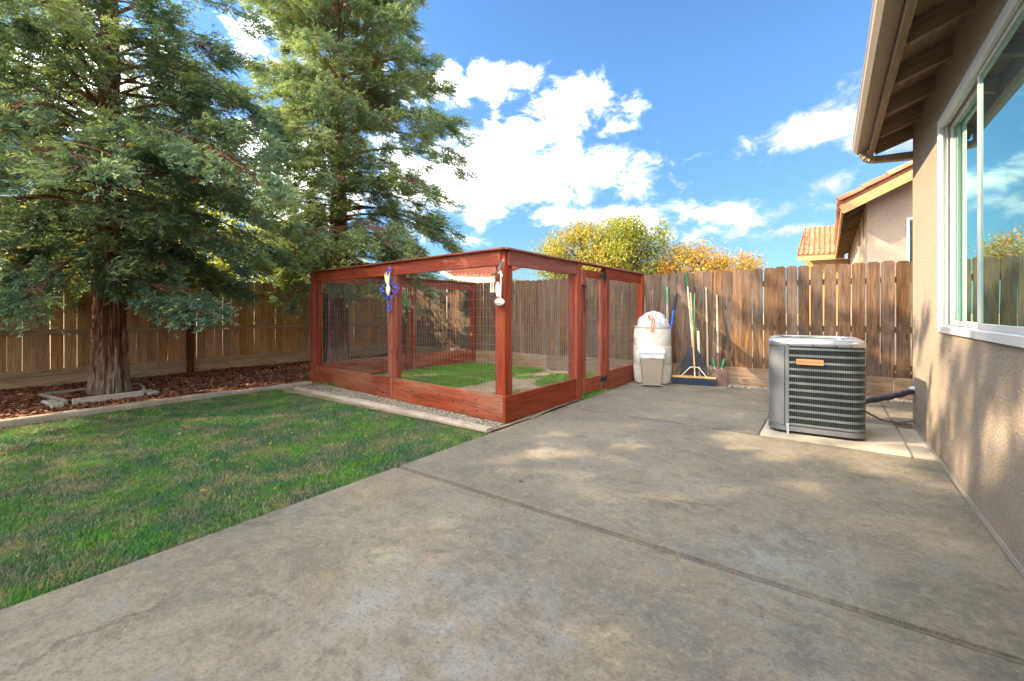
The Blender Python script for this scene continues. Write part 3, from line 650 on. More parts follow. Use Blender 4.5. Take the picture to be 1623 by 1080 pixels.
#@@FENCES
# ------------------------------------------------------------------ fences
FY, FXL = 6.64*H, -8.1*H
PK = []
for k in range(7):                                  # dog-eared pickets, local x = up
    w = 0.139 + 0.002*k; hgt = 1.0
    L = 1.345*H - 0.0 + random.uniform(-.012, .012); c = 0.026
    poly = [(0, -w/2), (L-c, -w/2), (L, -w/2+c*1.1), (L, w/2-c*1.1), (L-c, w/2), (0, w/2)]
    PK.append((w, MB().prism(poly, 'z', -0.008, 0.008)))
def picket_meshes(mat): return [(w, mb.mesh('picket', mat, 0.002)) for w, mb in PK]
rear = thing('rear_fence', hv(-3.5, 6.64), 'weathered grey brown dog-eared picket fence closing the rear of the yard', 'fence')
pm = picket_meshes('fence_rear'); x = FXL + 0.03; i = 0
while x < 2.2*H:
    w, me = random.choice(pm)
    gap = 0.0012 + 0.002*random.random() if x < -1.3*H else (0.004+.004*random.random() if x < -0.4*H else 0.011+.006*random.random())
    base = 0.25*H + 0.012*math.sin(x*.4) + random.uniform(-.006, .006) - 0.018
    if x < -6.0*H: base -= 0
    W = frame((x+w/2, FY+random.uniform(-.004, .004)+(.004 if i % 2 else -.004)*(x < -1.3*H), base), (random.uniform(-.006, .006), random.uniform(-.008, .008), 1), (1, random.uniform(-.03, .03), 0))
    put('picket', me, rear, W); x += w+gap; i += 1
for z in (1.365*H, 0.79*H, 0.35*H):
    for xa in np.arange(FXL+.05, 2.0*H, 2.44): board('rail', (xa, FY+.036, z), (xa+2.435, FY+.036, z), 0.088, 0.038, (0, 0, 1), 'fence_rail', rear)
for xa in (-8.05, -6.0, -3.95, -1.9, 0.15, 2.15): board('fence_post', (xa*H, FY+.105, -.1), (xa*H, FY+.105, 1.5*H), 0.09, 0.09, (1, 0, 0), 'fence_rail', rear)
xs_ = [-8.08*H, -6.1*H, -4.0*H, -2.25*H, -1.16*H, 0.605*H, 2.2*H]
for a, b in zip(xs_[:-1], xs_[1:]):
    zt = 0.245*H+random.uniform(-.008, .008)
    board('kick_board', (a+.003, FY-.024, zt-.145), (b-.003, FY-.024, zt-.145), 0.29, 0.03, (0, 0, 1), 'fence_rail', rear)

side = thing('side_fence', hv(-8.1, 1.5), 'brown cedar board fence with rails and posts behind the bark bed', 'fence')
pm = picket_meshes('fence_side'); y = -5.2
while y < FY-.16:
    w, me = random.choice(pm); gap = 0.002+0.005*random.random()**2
    W = frame((FXL, y+w/2, 0.182*H+random.uniform(-.01, .006)), (random.uniform(-.01, .01), random.uniform(-.008, .008), 1), (random.uniform(-.03, .03), 1, 0))
    put('picket', me, side, W); y += w+gap
posts = [-4.2, -1.95, 0.31, 2.62, 4.9, 6.55]
for yy in posts: board('fence_post', (FXL+.058, yy*H, -.1), (FXL+.058, yy*H, 1.46*H), 0.095, 0.095, (0, 1, 0), 'post_dark', side)
for a, b in zip(posts[:-1], posts[1:]):
    ya, yb = a*H+.05, b*H-.05
    for z, wd in ((1.30*H, 0.088), (0.735*H, 0.088), (0.225*H, 0.088)):
        board('rail', (FXL+.030, ya, z), (FXL+.030, yb, z+random.uniform(-.006, .006)), wd, 0.04, (0, 0, 1), 'side_rail', side)
    board('kick_board', (FXL+.026, ya, 0.0965*H), (FXL+.026, yb, 0.0965*H), 0.214, 0.032, (0, 0, 1), 'side_rail', side)

#@@KENNEL
# ------------------------------------------------------------------ the dog kennel
A, B, C_, D_ = hv(-2.35, 3.155), hv(-5.93, 3.43), hv(-5.68, 6.56), hv(-2.275, 6.50)
ken = thing('dog_kennel', (A+B+C_+D_)/4, 'large red stained timber dog kennel with wire mesh sides and a gate', 'dog kennel')
Zv = Vector((0, 0, 1)); KT = 1.572*H; TB = 0.165; BB = 0.285
u1 = (B-A).normalized(); n1 = Vector((u1.y, -u1.x, 0)); n1 = n1 if n1.y < 0 else -n1        # outward (towards the lawn)
u2 = (D_-A).normalized(); n2 = Vector((u2.y, -u2.x, 0)); n2 = n2 if n2.x > 0 else -n2       # outward (towards the patio)
u3 = (C_-B).normalized(); n3 = Vector((u3.y, -u3.x, 0)); n3 = n3 if n3.x < 0 else -n3
L1, L2, L3 = (B-A).length, (D_-A).length, (C_-B).length
def kb(name, o, u, s0, s1, z, width, thick, off, n, mat='stain', parent=None, wide=Zv):
    return board(name, o+u*s0+n*off+Zv*z, o+u*s1+n*off+Zv*z, width, thick, wide, mat, parent or ken)
def kp_(name, o, u, s, z0, z1, width, thick, off, n, mat='stain', parent=None):
    return board(name, o+u*s+n*off+Zv*z0, o+u*s+n*off+Zv*z1, width, thick, u, mat, parent or ken)
def wires(name, o, u, n, s0, s1, z0, z1, off, parent, pv=0.0508, ph=0.1016):
    mb = MB(); r = 0.00075
    def bar(p, q, w):
        d = (q-p).normalized(); a = w.normalized()*r; b = d.cross(a).normalized()*r
        mb.add([p-a-b, p+a-b, p+a+b, p-a+b, q-a-b, q+a-b, q+a+b, q-a+b], [(0, 1, 5, 4), (1, 2, 6, 5), (2, 3, 7, 6), (3, 0, 4, 7)])
    o2 = o+n*off; k = s0+pv*.5
    while k < s1:
        w1 = 0.004*mnoise.noise(Vector((k*9, 0, s0))); bar(o2+u*(k+w1)+Zv*z0, o2+u*(k-w1)+Zv*z1, u); k += pv
    z = z0+ph*.5
    while z < z1:
        pr = None
        for j in range(7):
            q = o2+u*(s0+(s1-s0)*j/6)+Zv*(z+0.006*mnoise.noise(Vector((z*5, j*.6, s0)))-.004*math.sin(j/6*math.pi))
            if pr is not None: bar(pr, q, Zv)
            pr = q
        z += ph
    return part(name, mb, 'wire_steel', parent)
# caps: flat boards along the three sides
for o, u, n, L in ((A, u1, n1, L1), (A, u2, n2, L2), (B, u3, n3, L3)):
    kb('cap_board', o, u, -0.03 if o is A else 0.0, L+.02, KT-.012, 0.13, 0.022, -0.01, n, 'stain_worn', wide=n)
# corner posts
for P, nm in ((A, 'corner_post'), (D_-u2*.06, 'corner_post'), (B, 'corner_post'), (C_, 'corner_post')):
    q = P - (n1*.055 if P is A else Vector()) - (n2*.055 if P is A else Vector())
    board(nm, q-Zv*.05, q+Zv*(KT-.024), 0.10, 0.10, u1, 'stain', ken)
# side facing the lawn: A -> B
zt = KT-.024-TB/2; mid = L1*0.475
kb('top_board', A, u1, 0.052, mid-.001, zt, TB, 0.036, 0.0, n1); kb('top_board', A, u1, mid+.001, L1+.02, zt, TB, 0.036, 0.0, n1)
kb('bottom_board', A, u1, 0.0, mid-.022, BB/2+.005, BB, 0.036, 0.0, n1, 'stain_worn'); kb('bottom_board', A, u1, mid+.022, L1+.02, BB/2+.005, BB, 0.036, 0.0, n1, 'stain_worn')
kp_('joint_batten', A, u1, mid, -.03, BB+.004, 0.040, 0.038, 0.004, n1, 'stain_worn')
for s in (mid-.05, mid+.05): kp_('mid_post', A, u1, s, BB+.006, KT-.026-TB, 0.098, 0.09, -0.035, n1)
kp_('jamb', A, u1, 0.125, BB+.006, KT-.026-TB, 0.042, 0.075, -0.045, n1); kp_('jamb', A, u1, L1-.09, BB+.006, KT-.026-TB, 0.045, 0.075, -0.045, n1)
wires('wire_panel', A, u1, n1, 0.148, mid-.10, BB-.01, KT-TB-.01, -0.06, ken); wires('wire_panel', A, u1, n1, mid+.10, L1-.115, BB-.01, KT-TB-.01, -0.06, ken)
for s_, z_ in ((.42, .20), (.62, .17), (.80, .13), (.40, .08), (1.05, .19), (1.55, .10), (2.5, .18), (3.1, .1), (3.7, .17)):
    q_ = A+u1*s_+n1*.0185+Zv*z_
    part('bolt', MB().tube([q_-n1*.004, q_+n1*.004], .011, 8), 'black_iron', ken)
# side facing the patio: A -> D, with the gate
sY = lambda yh: (yh*H-A.y)/u2.y
p1_, g0, g1, e0 = sY(4.50), sY(4.60), sY(5.14), sY(5.22)
kb('top_board', A, u2, 0.052, p1_-.06, zt, TB, 0.036, 0.0, n2); kb('bottom_board', A, u2, -0.018, p1_-.06, BB/2+.005, BB, 0.036, 0.0, n2)
kp_('gate_post', A, u2, p1_, -.02, KT-.026, 0.115, 0.05, 0.006, n2); kp_('gate_post', A, u2, p1_-.02, BB+.006, KT-.03, 0.09, 0.09, -0.066, n2)
kp_('jamb', A, u2, 0.125, BB+.006, KT-.026-TB, 0.042, 0.075, -0.045, n2)
kp_('gate_post', A, u2, e0+.055, -.02, KT-.026, 0.105, 0.09, -0.02, n2)
kb('top_board', A, u2, e0+.11, L2-.02, zt, TB, 0.036, 0.0, n2); kb('bottom_board', A, u2, e0+.11, L2-.02, BB/2+.005, BB, 0.036, 0.0, n2)
kp_('end_post', A, u2, L2-.05, BB+.012, KT-.026-TB, 0.09, 0.06, -0.032, n2)
wires('wire_panel', A, u2, n2, 0.148, p1_-.07, BB-.01, KT-TB-.01, -0.06, ken); wires('wire_panel', A, u2, n2, e0+.11, L2-.1, BB-.01, KT-TB-.01, -0.06, ken)
gate = put('gate', None, ken, Matrix.Translation(A+u2*g1))
GT = KT-.10
kp_('stile', A, u2, g0+.047, 0.055, GT, 0.09, 0.04, 0.0, n2, parent=gate); kp_('stile', A, u2, g1-.047, 0.055, GT, 0.09, 0.04, 0.0, n2, parent=gate)
kb('gate_rail', A, u2, g0+.093, g1-.093, GT-.05, 0.10, 0.038, 0.0, n2, parent=gate); kb('gate_rail', A, u2, g0+.093, g1-.093, 0.155, 0.20, 0.038, 0.0, n2, parent=gate)
wires('wire_panel', A, u2, n2, g0+.09, g1-.09, 0.23, GT-.08, -0.03, gate)
for z in (GT-.055, 0.19):
    mb = MB(); W = frame(A+u2*(g1+.03)+n2*.03+Zv*z, u2, Zv)
    mb.box((-.13, -.032, -.006), (-.005, .032, .004)); mb.box((.022, -.045, -.006), (.075, .045, .004)); mb.tube([(.008, -.048, .006), (.008, .048, .006)], .012, 8)
    part('hinge', mb, 'black_iron', gate, W, bevel=.002)
lat = MB(); q = A+u2*(g0-.012)+n2*.04+Zv*(KT-.335)
lat.tube([q-u2*.035, q+u2*.04], .02, 8); lat.tube([q+n2*.0, q+n2*.03], .016, 8)
part('latch', lat, 'black_iron', gate, bevel=0)
part('latch_cord', MB().tube([q+Zv*-.02, q+u2*.01-Zv*.12, q+u2*.03-Zv*.2, q+u2*.012-Zv*.29, q+u2*.03-Zv*.36, q+u2*.075-Zv*.32, q+u2*.105-Zv*.22, q+u2*.10-Zv*.17], .006, 6), 'black_iron', gate, smooth=True)
# side along the fence: B -> C
m3 = L3*0.52
kb('top_board', B, u3, 0.06, L3-.05, zt-.0, TB, 0.036, 0.0, n3); kb('bottom_board', B, u3, 0.06, m3-.05, BB/2+.03, BB, 0.036, 0.0, n3, 'stain_worn'); kb('bottom_board', B, u3, m3-.048, L3-.05, BB/2+.03, BB, 0.036, 0.0, n3, 'stain_worn')
kp_('mid_post', B, u3, m3-.06, 0.0, KT-.03-TB, 0.09, 0.09, -.064, n3); kp_('mid_post', B, u3, m3+.06, 0.0, KT-.03-TB, 0.09, 0.09, -.064, n3, 'stain_worn')
wires('wire_panel', B, u3, n3, 0.06, m3-.1, BB, KT-TB-.01, -.02, ken); wires('wire_panel', B, u3, n3, m3+.1, L3-.06, BB, KT-TB-.01, -.02, ken)
plq = B+u3*(1.60*H)-n3*.09+Zv*(1.34*H)
tag(board('wall_plaque', plq-Zv*.085, plq+Zv*.085, 0.15, 0.012, u3, 'plaque', None), 'small blank tan panel fixed inside the kennel beside the blue cross', 'plaque')

# blue wire cross on the mid post
cx0 = A+u1*(mid+.01)+n1*.035; cz = 1.255*H
cross = thing('garden_cross', cx0+Zv*cz, 'blue scrolled metal cross with cream flower centre on the kennel post', 'wall ornament')
Wc = frame(cx0+Zv*cz, -u1, Zv)                       # x to the right, y up, z out
def spiral(cx, cy, r0, r1, a0, a1, n=18): return [(cx+(r0+(r1-r0)*i/n)*math.cos(a0+(a1-a0)*i/n), cy+(r0+(r1-r0)*i/n)*math.sin(a0+(a1-a0)*i/n), 0.012+.004*math.sin(i)) for i in range(n+1)]
arms = ((0, .27, 90, 'top'), (-.20, 0.03, 180, 'l'), (.20, 0.03, 0, 'r'), (0, -.27, 270, 'b'))
for ax, ay, deg, _ in arms:
    mb = MB(); a = R(deg); dx, dy = math.cos(a), math.sin(a); px_, py_ = -dy, dx
    L = .26 if deg in (90, 270) else .17
    for sgn in (-1, 1):
        pts = [(dx*.05+px_*sgn*.015, dy*.05+py_*sgn*.015, .012)]
        for i in range(9):
            u = i/8; w = sgn*(.012+.03*math.sin(u*math.pi))
            pts.append((dx*(.06+(L-.09)*u)+px_*w, dy*(.06+(L-.09)*u)+py_*w, .014))
        mb.tube(pts, .006, 6)
        mb.tube(spiral(dx*(L-.01)+px_*sgn*.03, dy*(L-.01)+py_*sgn*.03, .034, .008, a+sgn*.3, a+sgn*(.3+5.4)), .0055, 6)
    mb.tube(spiral(dx*(L+.025), dy*(L+.025), .028, .010, a-2.5, a+3.2), .0065, 6)
    part('scroll_arm', mb, 'blue_wire', cross, Wc, smooth=True)
mb = MB()
for sx, sy in ((-1, 1), (1, 1), (-1, -1), (1, -1)):
    mb.tube(spiral(sx*.075, sy*.085-.01, .042, .008, math.pi/2*(1-sx), math.pi/2*(1-sx)+sx*sy*4.6), .006, 6)
part('scroll_centre', mb, 'blue_wire', cross, Wc, smooth=True)
mb = MB(); rings = []
for i in range(9):
    u = i/8; r = .042*math.sin(math.pi*(0.06+.88*u))**.6; yy = -.085+.15*u
    rings.append([(r*math.cos(t_*math.pi/6), yy, .03+.6*r*math.sin(t_*math.pi/6)) for t_ in range(12)])
part('flower_body', mb.loft(rings), 'cream', cross, Wc, smooth=True)
for k, (tx, ln) in enumerate(((-.085, .17), (-.045, .19), (0.0, .155), (.035, .185))):
    part('flower_leaf', MB().tube([(tx*.2, .055, .03), (tx*.6, .055+ln*.5, .035), (tx, .055+ln, .03)], [.012, .013, .002], 6), 'leaf_spike', cross, Wc, smooth=True)
# white ornament hanging from the corner post
ow = A-n1*.0+n1*.03+u1*.035
orn = thing('hanging_ornament', ow+Zv*(1.25*H), 'white hanging ornament with an oval disc on the front corner post of the kennel', 'ornament')
Wo = frame(ow+Zv*(1.28*H), -u1, Zv)
def ell(rx, ry, rz, cx, cy, cz_, n=14, m=8):
    mb = MB(); rings = []
    for i in range(m+1):
        th = math.pi*i/m; rr = max(math.sin(th), .02)
        rings.append([(cx+rx*rr*math.cos(2*math.pi*j/n), cy+ry*rr*math.sin(2*math.pi*j/n), cz_-rz*math.cos(th)) for j in range(n)])
    return mb.loft(rings)
part('oval_disc', ell(.072, .040, .022, .02, -.235, .04), 'bone_white', orn, Wo, smooth=True)
part('disc_face', ell(.050, .024, .008, .02, -.235, .058), 'pale_green', orn, Wo, smooth=True)
part('spoon', ell(.028, .085, .016, -.005, -.10, .04), 'bone_white', orn, Wo, smooth=True)
part('stem', MB().tube([(.03, .10, .03), (.036, 0, .034), (.032, -.2, .04)], .009, 8), 'bone_white', orn, Wo, smooth=True)
part('hook', MB().tube([(-.01, .07, .03), (.03, .085, .05), (.07, .055, .06), (.075, .03, .06)], .008, 8), 'bone_white', orn, Wo, smooth=True)
part('handle', MB().tube([(0, .12, .03), (.05, .165, .045), (.085, .205, .05)], [.014, .017, .015], 8), 'galvanised', orn, Wo, smooth=True)
mb = MB().tube([(-.02, .08, .035), (-.075, .065, .04), (-.10, .06, .04)], .016, 8); part('bracket', mb, 'brown_glaze', orn, Wo, smooth=True)
for dx_ in (-.10, -.065, -.035): part('chime', MB().tube([(dx_, .05, .04), (dx_-.004, -.05, .04), (dx_, -.13, .04)], [.010, .008, .011], 8), 'cream' if dx_ < -.05 else 'brown_glaze', orn, Wo, smooth=True)
part('chime_foot', MB().lathe([(.0, -.165), (.03, -.16), (.022, -.14), (.012, -.13)], 10, -.07, .04), 'black_iron', orn, Wo @ Matrix(((1, 0, 0, 0), (0, 0, 1, 0), (0, 1, 0, 0), (0, 0, 0, 1))), smooth=True)

#@@THINGS
# ------------------------------------------------------------------ air conditioner
acW = Matrix.Translation(hv(-0.100, 4.535, 0)+Vector((0, 0, 0.012))) @ Matrix.Rotation(R(3.35), 4, 'Z')
ac = put('air_conditioner', None, None, acW); tag(ac, 'grey air conditioner condenser unit with louvred sides on a pad by the wall', 'air conditioner')
S, RC = 0.385, 0.135
def rr(s, r, n=7):
    """rounded square outline, counter-clockwise from front-left"""
    o = []
    for cx, cy, a0 in ((-s+r, -s+r, 180), (s-r, -s+r, 270), (s-r, s-r, 0), (-s+r, s-r, 90)):
        o += [(cx+r*math.cos(R(a0+90*i/n)), cy+r*math.sin(R(a0+90*i/n))) for i in range(n+1)]
    return o
def ringz(s, r, z, n=7): return [(x, y, z) for x, y in rr(s, r, n)]
ac_part = lambda name, mb, mat, **k: part(name, mb, mat, ac, acW, **k)
ac_part('base_pan', MB().loft([ringz(S-.02, RC, .02), ringz(S+.004, RC, .03), ringz(S+.004, RC, .075), ringz(S-.02, RC, .078)]), 'metal_grey', smooth=True, angle=40)
for sx in (-1, 1):
    for sy in (-1, 1): ac_part('foot', MB().box((sx*.27-.035, sy*.27-.035, 0), (sx*.27+.035, sy*.27+.035, .022)), 'black_iron')
ac_part('coil', MB().loft([ringz(S-.03, RC-.02, .079), ringz(S-.03, RC-.02, .872)], cap=False), 'coil_dark')
ac_part('lid', MB().loft([ringz(S+.006, RC, .855), ringz(S+.010, RC, .868), ringz(S+.010, RC, .892), ringz(S+.002, RC, .912), ringz(S-.03, RC-.02, .926), ringz(S-.09, RC-.03, .928), ringz(S-.10, RC-.03, .915), ringz(S-.10, RC-.03, .88)], cap=False), 'metal_lid', smooth=True, angle=60)
for k in range(9): ac_part('fan_guard_ring', MB().tube([((.04+k*.03)*math.cos(a), (.04+k*.03)*math.sin(a), .918) for a in [2*math.pi*i/28 for i in range(28)]], .0022, 5, closed=True), 'guard')
ac_part('fan_hub', MB().lathe([(.0, .86), (.07, .86), (.07, .905), (.05, .914), (0, .914)], 16), 'metal_grey', smooth=True)
ac_part('fan_floor', MB().loft([ringz(S-.03, RC-.02, .83)], cap=False).add([(x, y, .83) for x, y in rr(S-.03, RC-.02)], [tuple(range(32))]), 'coil_dark')
out = rr(S, RC, 7)                                  # 32 points: 0-7 front-left arc, 8-15 front-right, 16-23 back-right, 24-31 back-left
def strip(pts, z0, z1, th):
    """a bent metal strip that follows part of the outline"""
    mb = MB(); n = len(pts); rings = []
    for i, (x, y) in enumerate(pts):
        d = Vector(pts[min(i+1, n-1)])-Vector(pts[max(i-1, 0)]); d.normalize(); nx, ny = d.y, -d.x
        rings.append([(x, y, z0), (x+nx*th, y+ny*th, z0+.002), (x+nx*th, y+ny*th, z1-.002), (x, y, z1)])
    return mb.loft(rings)
xl = -S+RC+.005
panel = [out[i] for i in range(28, 32)] + [(-S, .1), ] + out[0:8]
ac_part('corner_panel', strip([(-S, S-.2), (-S, .05)]+out[0:8], .078, .856, .004), 'metal_grey', smooth=True, angle=40)
ac_part('corner_trim', strip([(xl+.001, -S), (xl+.030, -S), (xl+.032, -S)], .05, .858, .007), 'metal_grey')
ac_part('wire_clip', MB().box((xl+.012, -S-.012, .0), (xl+.034, -S-.0075, .10)), 'galvanised', bevel=.002)
lp_ = [(xl+.034, -S), (0, -S), (.12, -S)] + out[8:16] + [(S, 0)] + out[16:24] + [(0, S)]
def inset(pts, d): return [(x*(S-d)/S, y*(S-d)/S) for x, y in pts]
for k in range(12):
    z = .085+.0665*k
    ac_part('louver', strip(lp_, z-.011+.012, z+.011+.012, .006), 'louver', smooth=True, angle=40)
mb = MB(); tot = 0
def along_path(pts, step):
    res = []; acc = 0
    for (x0, y0), (x1, y1) in zip(pts[:-1], pts[1:]):
        L = math.hypot(x1-x0, y1-y0); 
        while acc < L: res.append((x0+(x1-x0)*acc/L, y0+(y1-y0)*acc/L)); acc += step
        acc -= L
    return res
for x, y in along_path(lp_, .0172): mb.box((x-.0017, y-.0017, .08), (x+.0017, y+.0017, .86))
ac_part('louver_bars', mb, 'guard')
bz = 0.705
Wb = acW @ Matrix.Translation((-.045, -S-.012, bz)) @ Matrix.Rotation(R(90), 4, 'X')
def rrect(w, h, r, z, n=4):
    o = []
    for cx, cy, a0 in ((-w+r, -h+r, 180), (w-r, -h+r, 270), (w-r, h-r, 0), (-w+r, h-r, 90)): o += [(cx+r*math.cos(R(a0+90*i/n)), cy+r*math.sin(R(a0+90*i/n)), z) for i in range(n+1)]
    return o
bd = part('badge', MB().loft([rrect(.108, .026, .010, -.006), rrect(.108, .026, .010, .002), rrect(.105, .023, .008, .004), rrect(.101, .020, .006, .0015)]), 'copper_badge', ac, Wb)
mb = MB(); mb.tube([(-.080+.014*math.cos(a), .014*math.sin(a), .003) for a in [2*math.pi*i/16 for i in range(16)]], .0018, 5, closed=True); mb.box((-.086, -.004, .001), (-.074, .004, .0035)); mb.box((-.055, -.0035, .001), (.088, .0035, .0035))
part('badge_relief', mb, 'badge_mark', bd, Wb)
for x in (-.22, -.02, .16, .27): ac_part('screw', MB().lathe([(0, 0), (.006, 0), (.005, .004), (0, .005)], 8), 'black_iron') if False else ac_part('screw', MB().tube([(x, -S-.008, .866), (x, -S-.014, .866)], .006, 8), 'black_iron')

# ------------------------------------------------------------------ drum, bag, bin
dx, dy = -2.018*H, 6.20*H
drum = thing('plastic_drum', (dx, dy, 0), 'tall white plastic drum with open top standing in the corner by the kennel', 'drum')
DW = Matrix.Translation((dx, dy, 0)); DR, DH = 0.305, 0.955
pr = [(.05, 0.012), (DR-.035, 0.0), (DR-.012, .02), (DR, .10), (DR+.004, .30), (DR-.002, .315), (DR+.004, .33), (DR+.002, .62), (DR-.006, .635), (DR, .65), (DR-.006, DH-.07), (DR-.018, DH-.03), (DR-.010, DH-.025), (DR-.006, DH), (DR-.025, DH), (DR-.035, DH-.03), (DR-.03, .4), (DR-.04, .03), (.05, .03)]
part('body', MB().lathe(pr, 40), 'drum_white', drum, DW, smooth=True, angle=40)
def lump(name, rx, ry, rz, seed, mat, amp=.12, folds=14, n=40, m=16):
    mb = MB(); rings = []
    for i in range(m+1):
        th = math.pi*.5*i/m; ring = []
        for j in range(n):
            a = 2*math.pi*j/n; d = Vector((math.cos(a)*math.cos(th), math.sin(a)*math.cos(th), math.sin(th)))
            f = 1 + amp*mnoise.noise(d*2.2+Vector((seed, 0, 0))) + .07*mnoise.noise(d*5.5+Vector((0, seed, 0))) + .035*math.sin(a*folds+4*mnoise.noise(d*3))*math.cos(th)*math.sin(2*th)
            ring.append((d.x*rx*f, d.y*ry*f, max(0, d.z*rz*f)))
        rings.append(ring)
    return mb.loft(rings)
bag = thing('trash_bag', (dx, dy, DH-.05), 'stuffed white trash bag with an orange drawstring bulging from the drum', 'trash bag')
BW = Matrix.Translation((dx, dy, DH-.04))
part('plastic_body', lump('bag', .262, .262, .285, 3.0, 'bag_plastic'), 'bag_plastic', bag, BW, smooth=True, angle=80)
for k, pts in enumerate((((.06, -.255, .155), (.03, -.262, .20), (.055, -.245, .235), (.09, -.25, .19), (.085, -.27, .13), (.075, -.285, .05), (.08, -.32, -.03)), ((.08, -.262, .15), (.12, -.262, .165), (.125, -.275, .10), (.11, -.295, .03), (.115, -.322, -.05)), ((.06, -.26, .16), (.02, -.26, .185), (.01, -.25, .215), (.045, -.245, .22)))):
    part('drawstring', MB().tube(pts, [.011]*len(pts), 5), 'orange_tie', bag, BW, smooth=True)
bx, by = -1.928*H, 5.90*H
wb = thing('waste_bin', (bx, by, 0), 'small tan waste bin with white liner rim in front of the drum', 'waste bin')
BWm = Matrix.Translation((bx, by, .035)) @ Matrix.Rotation(R(20), 4, 'Z')
def rrz(w, h, r, z): return [(x, y, z) for x, y, _ in rrect(w, h, r, 0, 4)]
z1 = .535
part('bin_body', MB().loft([rrz(.150, .105, .03, 0), rrz(.190, .135, .035, z1-.06), rrz(.186, .131, .033, z1-.06), rrz(.146, .101, .03, .01)]), 'bin_tan', wb, BWm, smooth=True, angle=40)
part('liner', MB().loft([rrz(.193, .138, .035, z1-.115), rrz(.196, .140, .035, z1-.04), rrz(.206, .150, .04, z1-.035), rrz(.208, .152, .04, z1-.005), rrz(.198, .142, .036, z1+.012), rrz(.10, .06, .03, z1+.028)]), 'liner', wb, BWm, smooth=True, angle=45)
part('tie_strip', MB().tube([(-.03, -.142, z1-.112), (0, -.146, z1-.107), (.04, -.142, z1-.113)], .006, 5), 'orange_tie', wb, BWm)
st = thing('wire_stand', (bx, by, 0), 'low thin wire stand carrying the tan waste bin', 'stand')
mb = MB(); q = [(-.175, -.13), (.175, -.13), (.175, .13), (-.175, .13)]
mb.tube([(x, y, -.004) for x, y in q], .004, 6, closed=True)
part('wire_frame', mb, 'wire_steel', st, BWm)
for x, y in q: part('leg', MB().tube([(x, y, -.003), (x*1.06, y*1.06, -.033)], .004, 6), 'wire_steel', st, BWm)

# ------------------------------------------------------------------ garden tools against the fence
def pole(name, p0, p1, r, mat, parent, n=10): return part(name, MB().tube([Vector(p0).lerp(Vector(p1), i/4) for i in range(5)], r, n), mat, parent, smooth=True)
TY = 6.59
t_ = thing('push_broom', hv(-1.5, 6.33), 'wide push broom with dark bristles and wooden handle leaning on the fence', 'broom')
bl, br = hv(-1.762, 6.27), hv(-1.215, 6.37); bu = (br-bl).normalized(); bm_ = (bl+br)/2
board('broom_block', bl+Zv*.125, br+Zv*.125, 0.075, 0.032, bu.cross(Zv), 'handle_wood', t_, .006)
mb = MB(); bn = bu.cross(Zv)
for i in range(46):
    for j in range(3):
        c0 = bl.lerp(br, (i+.5)/46)+bn*(j-1)*.022; lean_ = Vector((random.uniform(-.006, .006), random.uniform(-.006, .006), 0)) + bn*(j-1)*.01
        s1 = bu*.0066; s2 = bn*.011; top_ = c0+Zv*.109; bot = c0+lean_
        mb.add([bot-s1*1.15-s2, bot+s1*1.15-s2, bot+s1*1.15+s2, bot-s1*1.15+s2, top_-s1-s2, top_+s1-s2, top_+s1+s2, top_-s1+s2], [(0, 1, 5, 4), (1, 2, 6, 5), (2, 3, 7, 6), (3, 0, 4, 7), (3, 2, 1, 0)])
part('bristles', mb, 'bristle', t_)
htop = hv(-1.60, 6.60, 1.27); hb = bm_+Zv*.14+bu*.015
pole('handle', hb, htop, .0135, 'handle_wood', t_); pole('ferrule', hb-Zv*.005, hb.lerp(htop, .05), .017, 'galvanised', t_)
jn = hb.lerp(htop, .105)
for sg in (-1, 1):
    part('brace', MB().tube([bm_+bu*sg*.19+Zv*.14, jn+bu*sg*.065-Zv*.005, jn+bu*sg*.01], .0075, 8), 'galvanised', t_, smooth=True)
t_ = thing('leaf_rake', hv(-1.52, 6.55), 'black fan leaf rake with a green handle standing behind the push broom', 'rake')
rk = hv(-1.535, 6.50, 0.50); rb0, rb1 = hv(-1.83, 6.42, .03), hv(-1.26, 6.50, .06)
pole('handle', rk-Zv*.03, hv(-1.545, 6.605, 1.27), .0125, 'green_paint', t_); pole('socket', rk-Zv*.12, rk+Zv*.09, .018, 'galvanised', t_)
pole('grip', hv(-1.545, 6.603, 1.13), hv(-1.546, 6.608, 1.345), .0145, 'rake_black', t_)
NT_ = 19
for i in range(NT_):
    u = i/(NT_-1); e = rb0.lerp(rb1, u); e.z += .02*math.sin(u*math.pi)
    e.z = max(e.z, 0.02); s_ = rk + (rb1-rb0)*(u-.5)*.10
    k_ = s_.lerp(e, .93)
    part('tine', MB().tube([s_, s_.lerp(e, .5)+Vector((0, -.01, 0)), k_, e+Vector((0, -.035, -.005))], [.006, .006, .005, .004], 5), 'rake_black', t_)
for fr_, th_ in ((.30, .013), (.52, .012), (.60, .008)):
    a = rk.lerp(rb0, fr_); b = rk.lerp(rb1, fr_)
    part('cross_band', MB().tube([a, (a+b)/2+Vector((0, -.012, -.005)), b], th_, 6), 'rake_black', t_)
mb = MB(); a, b = rk.lerp(rb0, .50), rk.lerp(rb1, .50); th = Vector((0, -.006, 0))
mb.add([rk-th+Vector((-.04, 0, 0)), rk-th+Vector((.04, 0, 0)), b-th, a-th, rk+th+Vector((-.04, 0, 0)), rk+th+Vector((.04, 0, 0)), b+th, a+th], [(0, 1, 2, 3), (7, 6, 5, 4), (0, 4, 5, 1), (1, 5, 6, 2), (2, 6, 7, 3), (3, 7, 4, 0)])
part('rake_head', mb, 'rake_black', t_)
t_ = thing('long_pole', hv(-1.54, 6.4), 'pale green long pole with dark green tip reaching the fence top', 'pole')
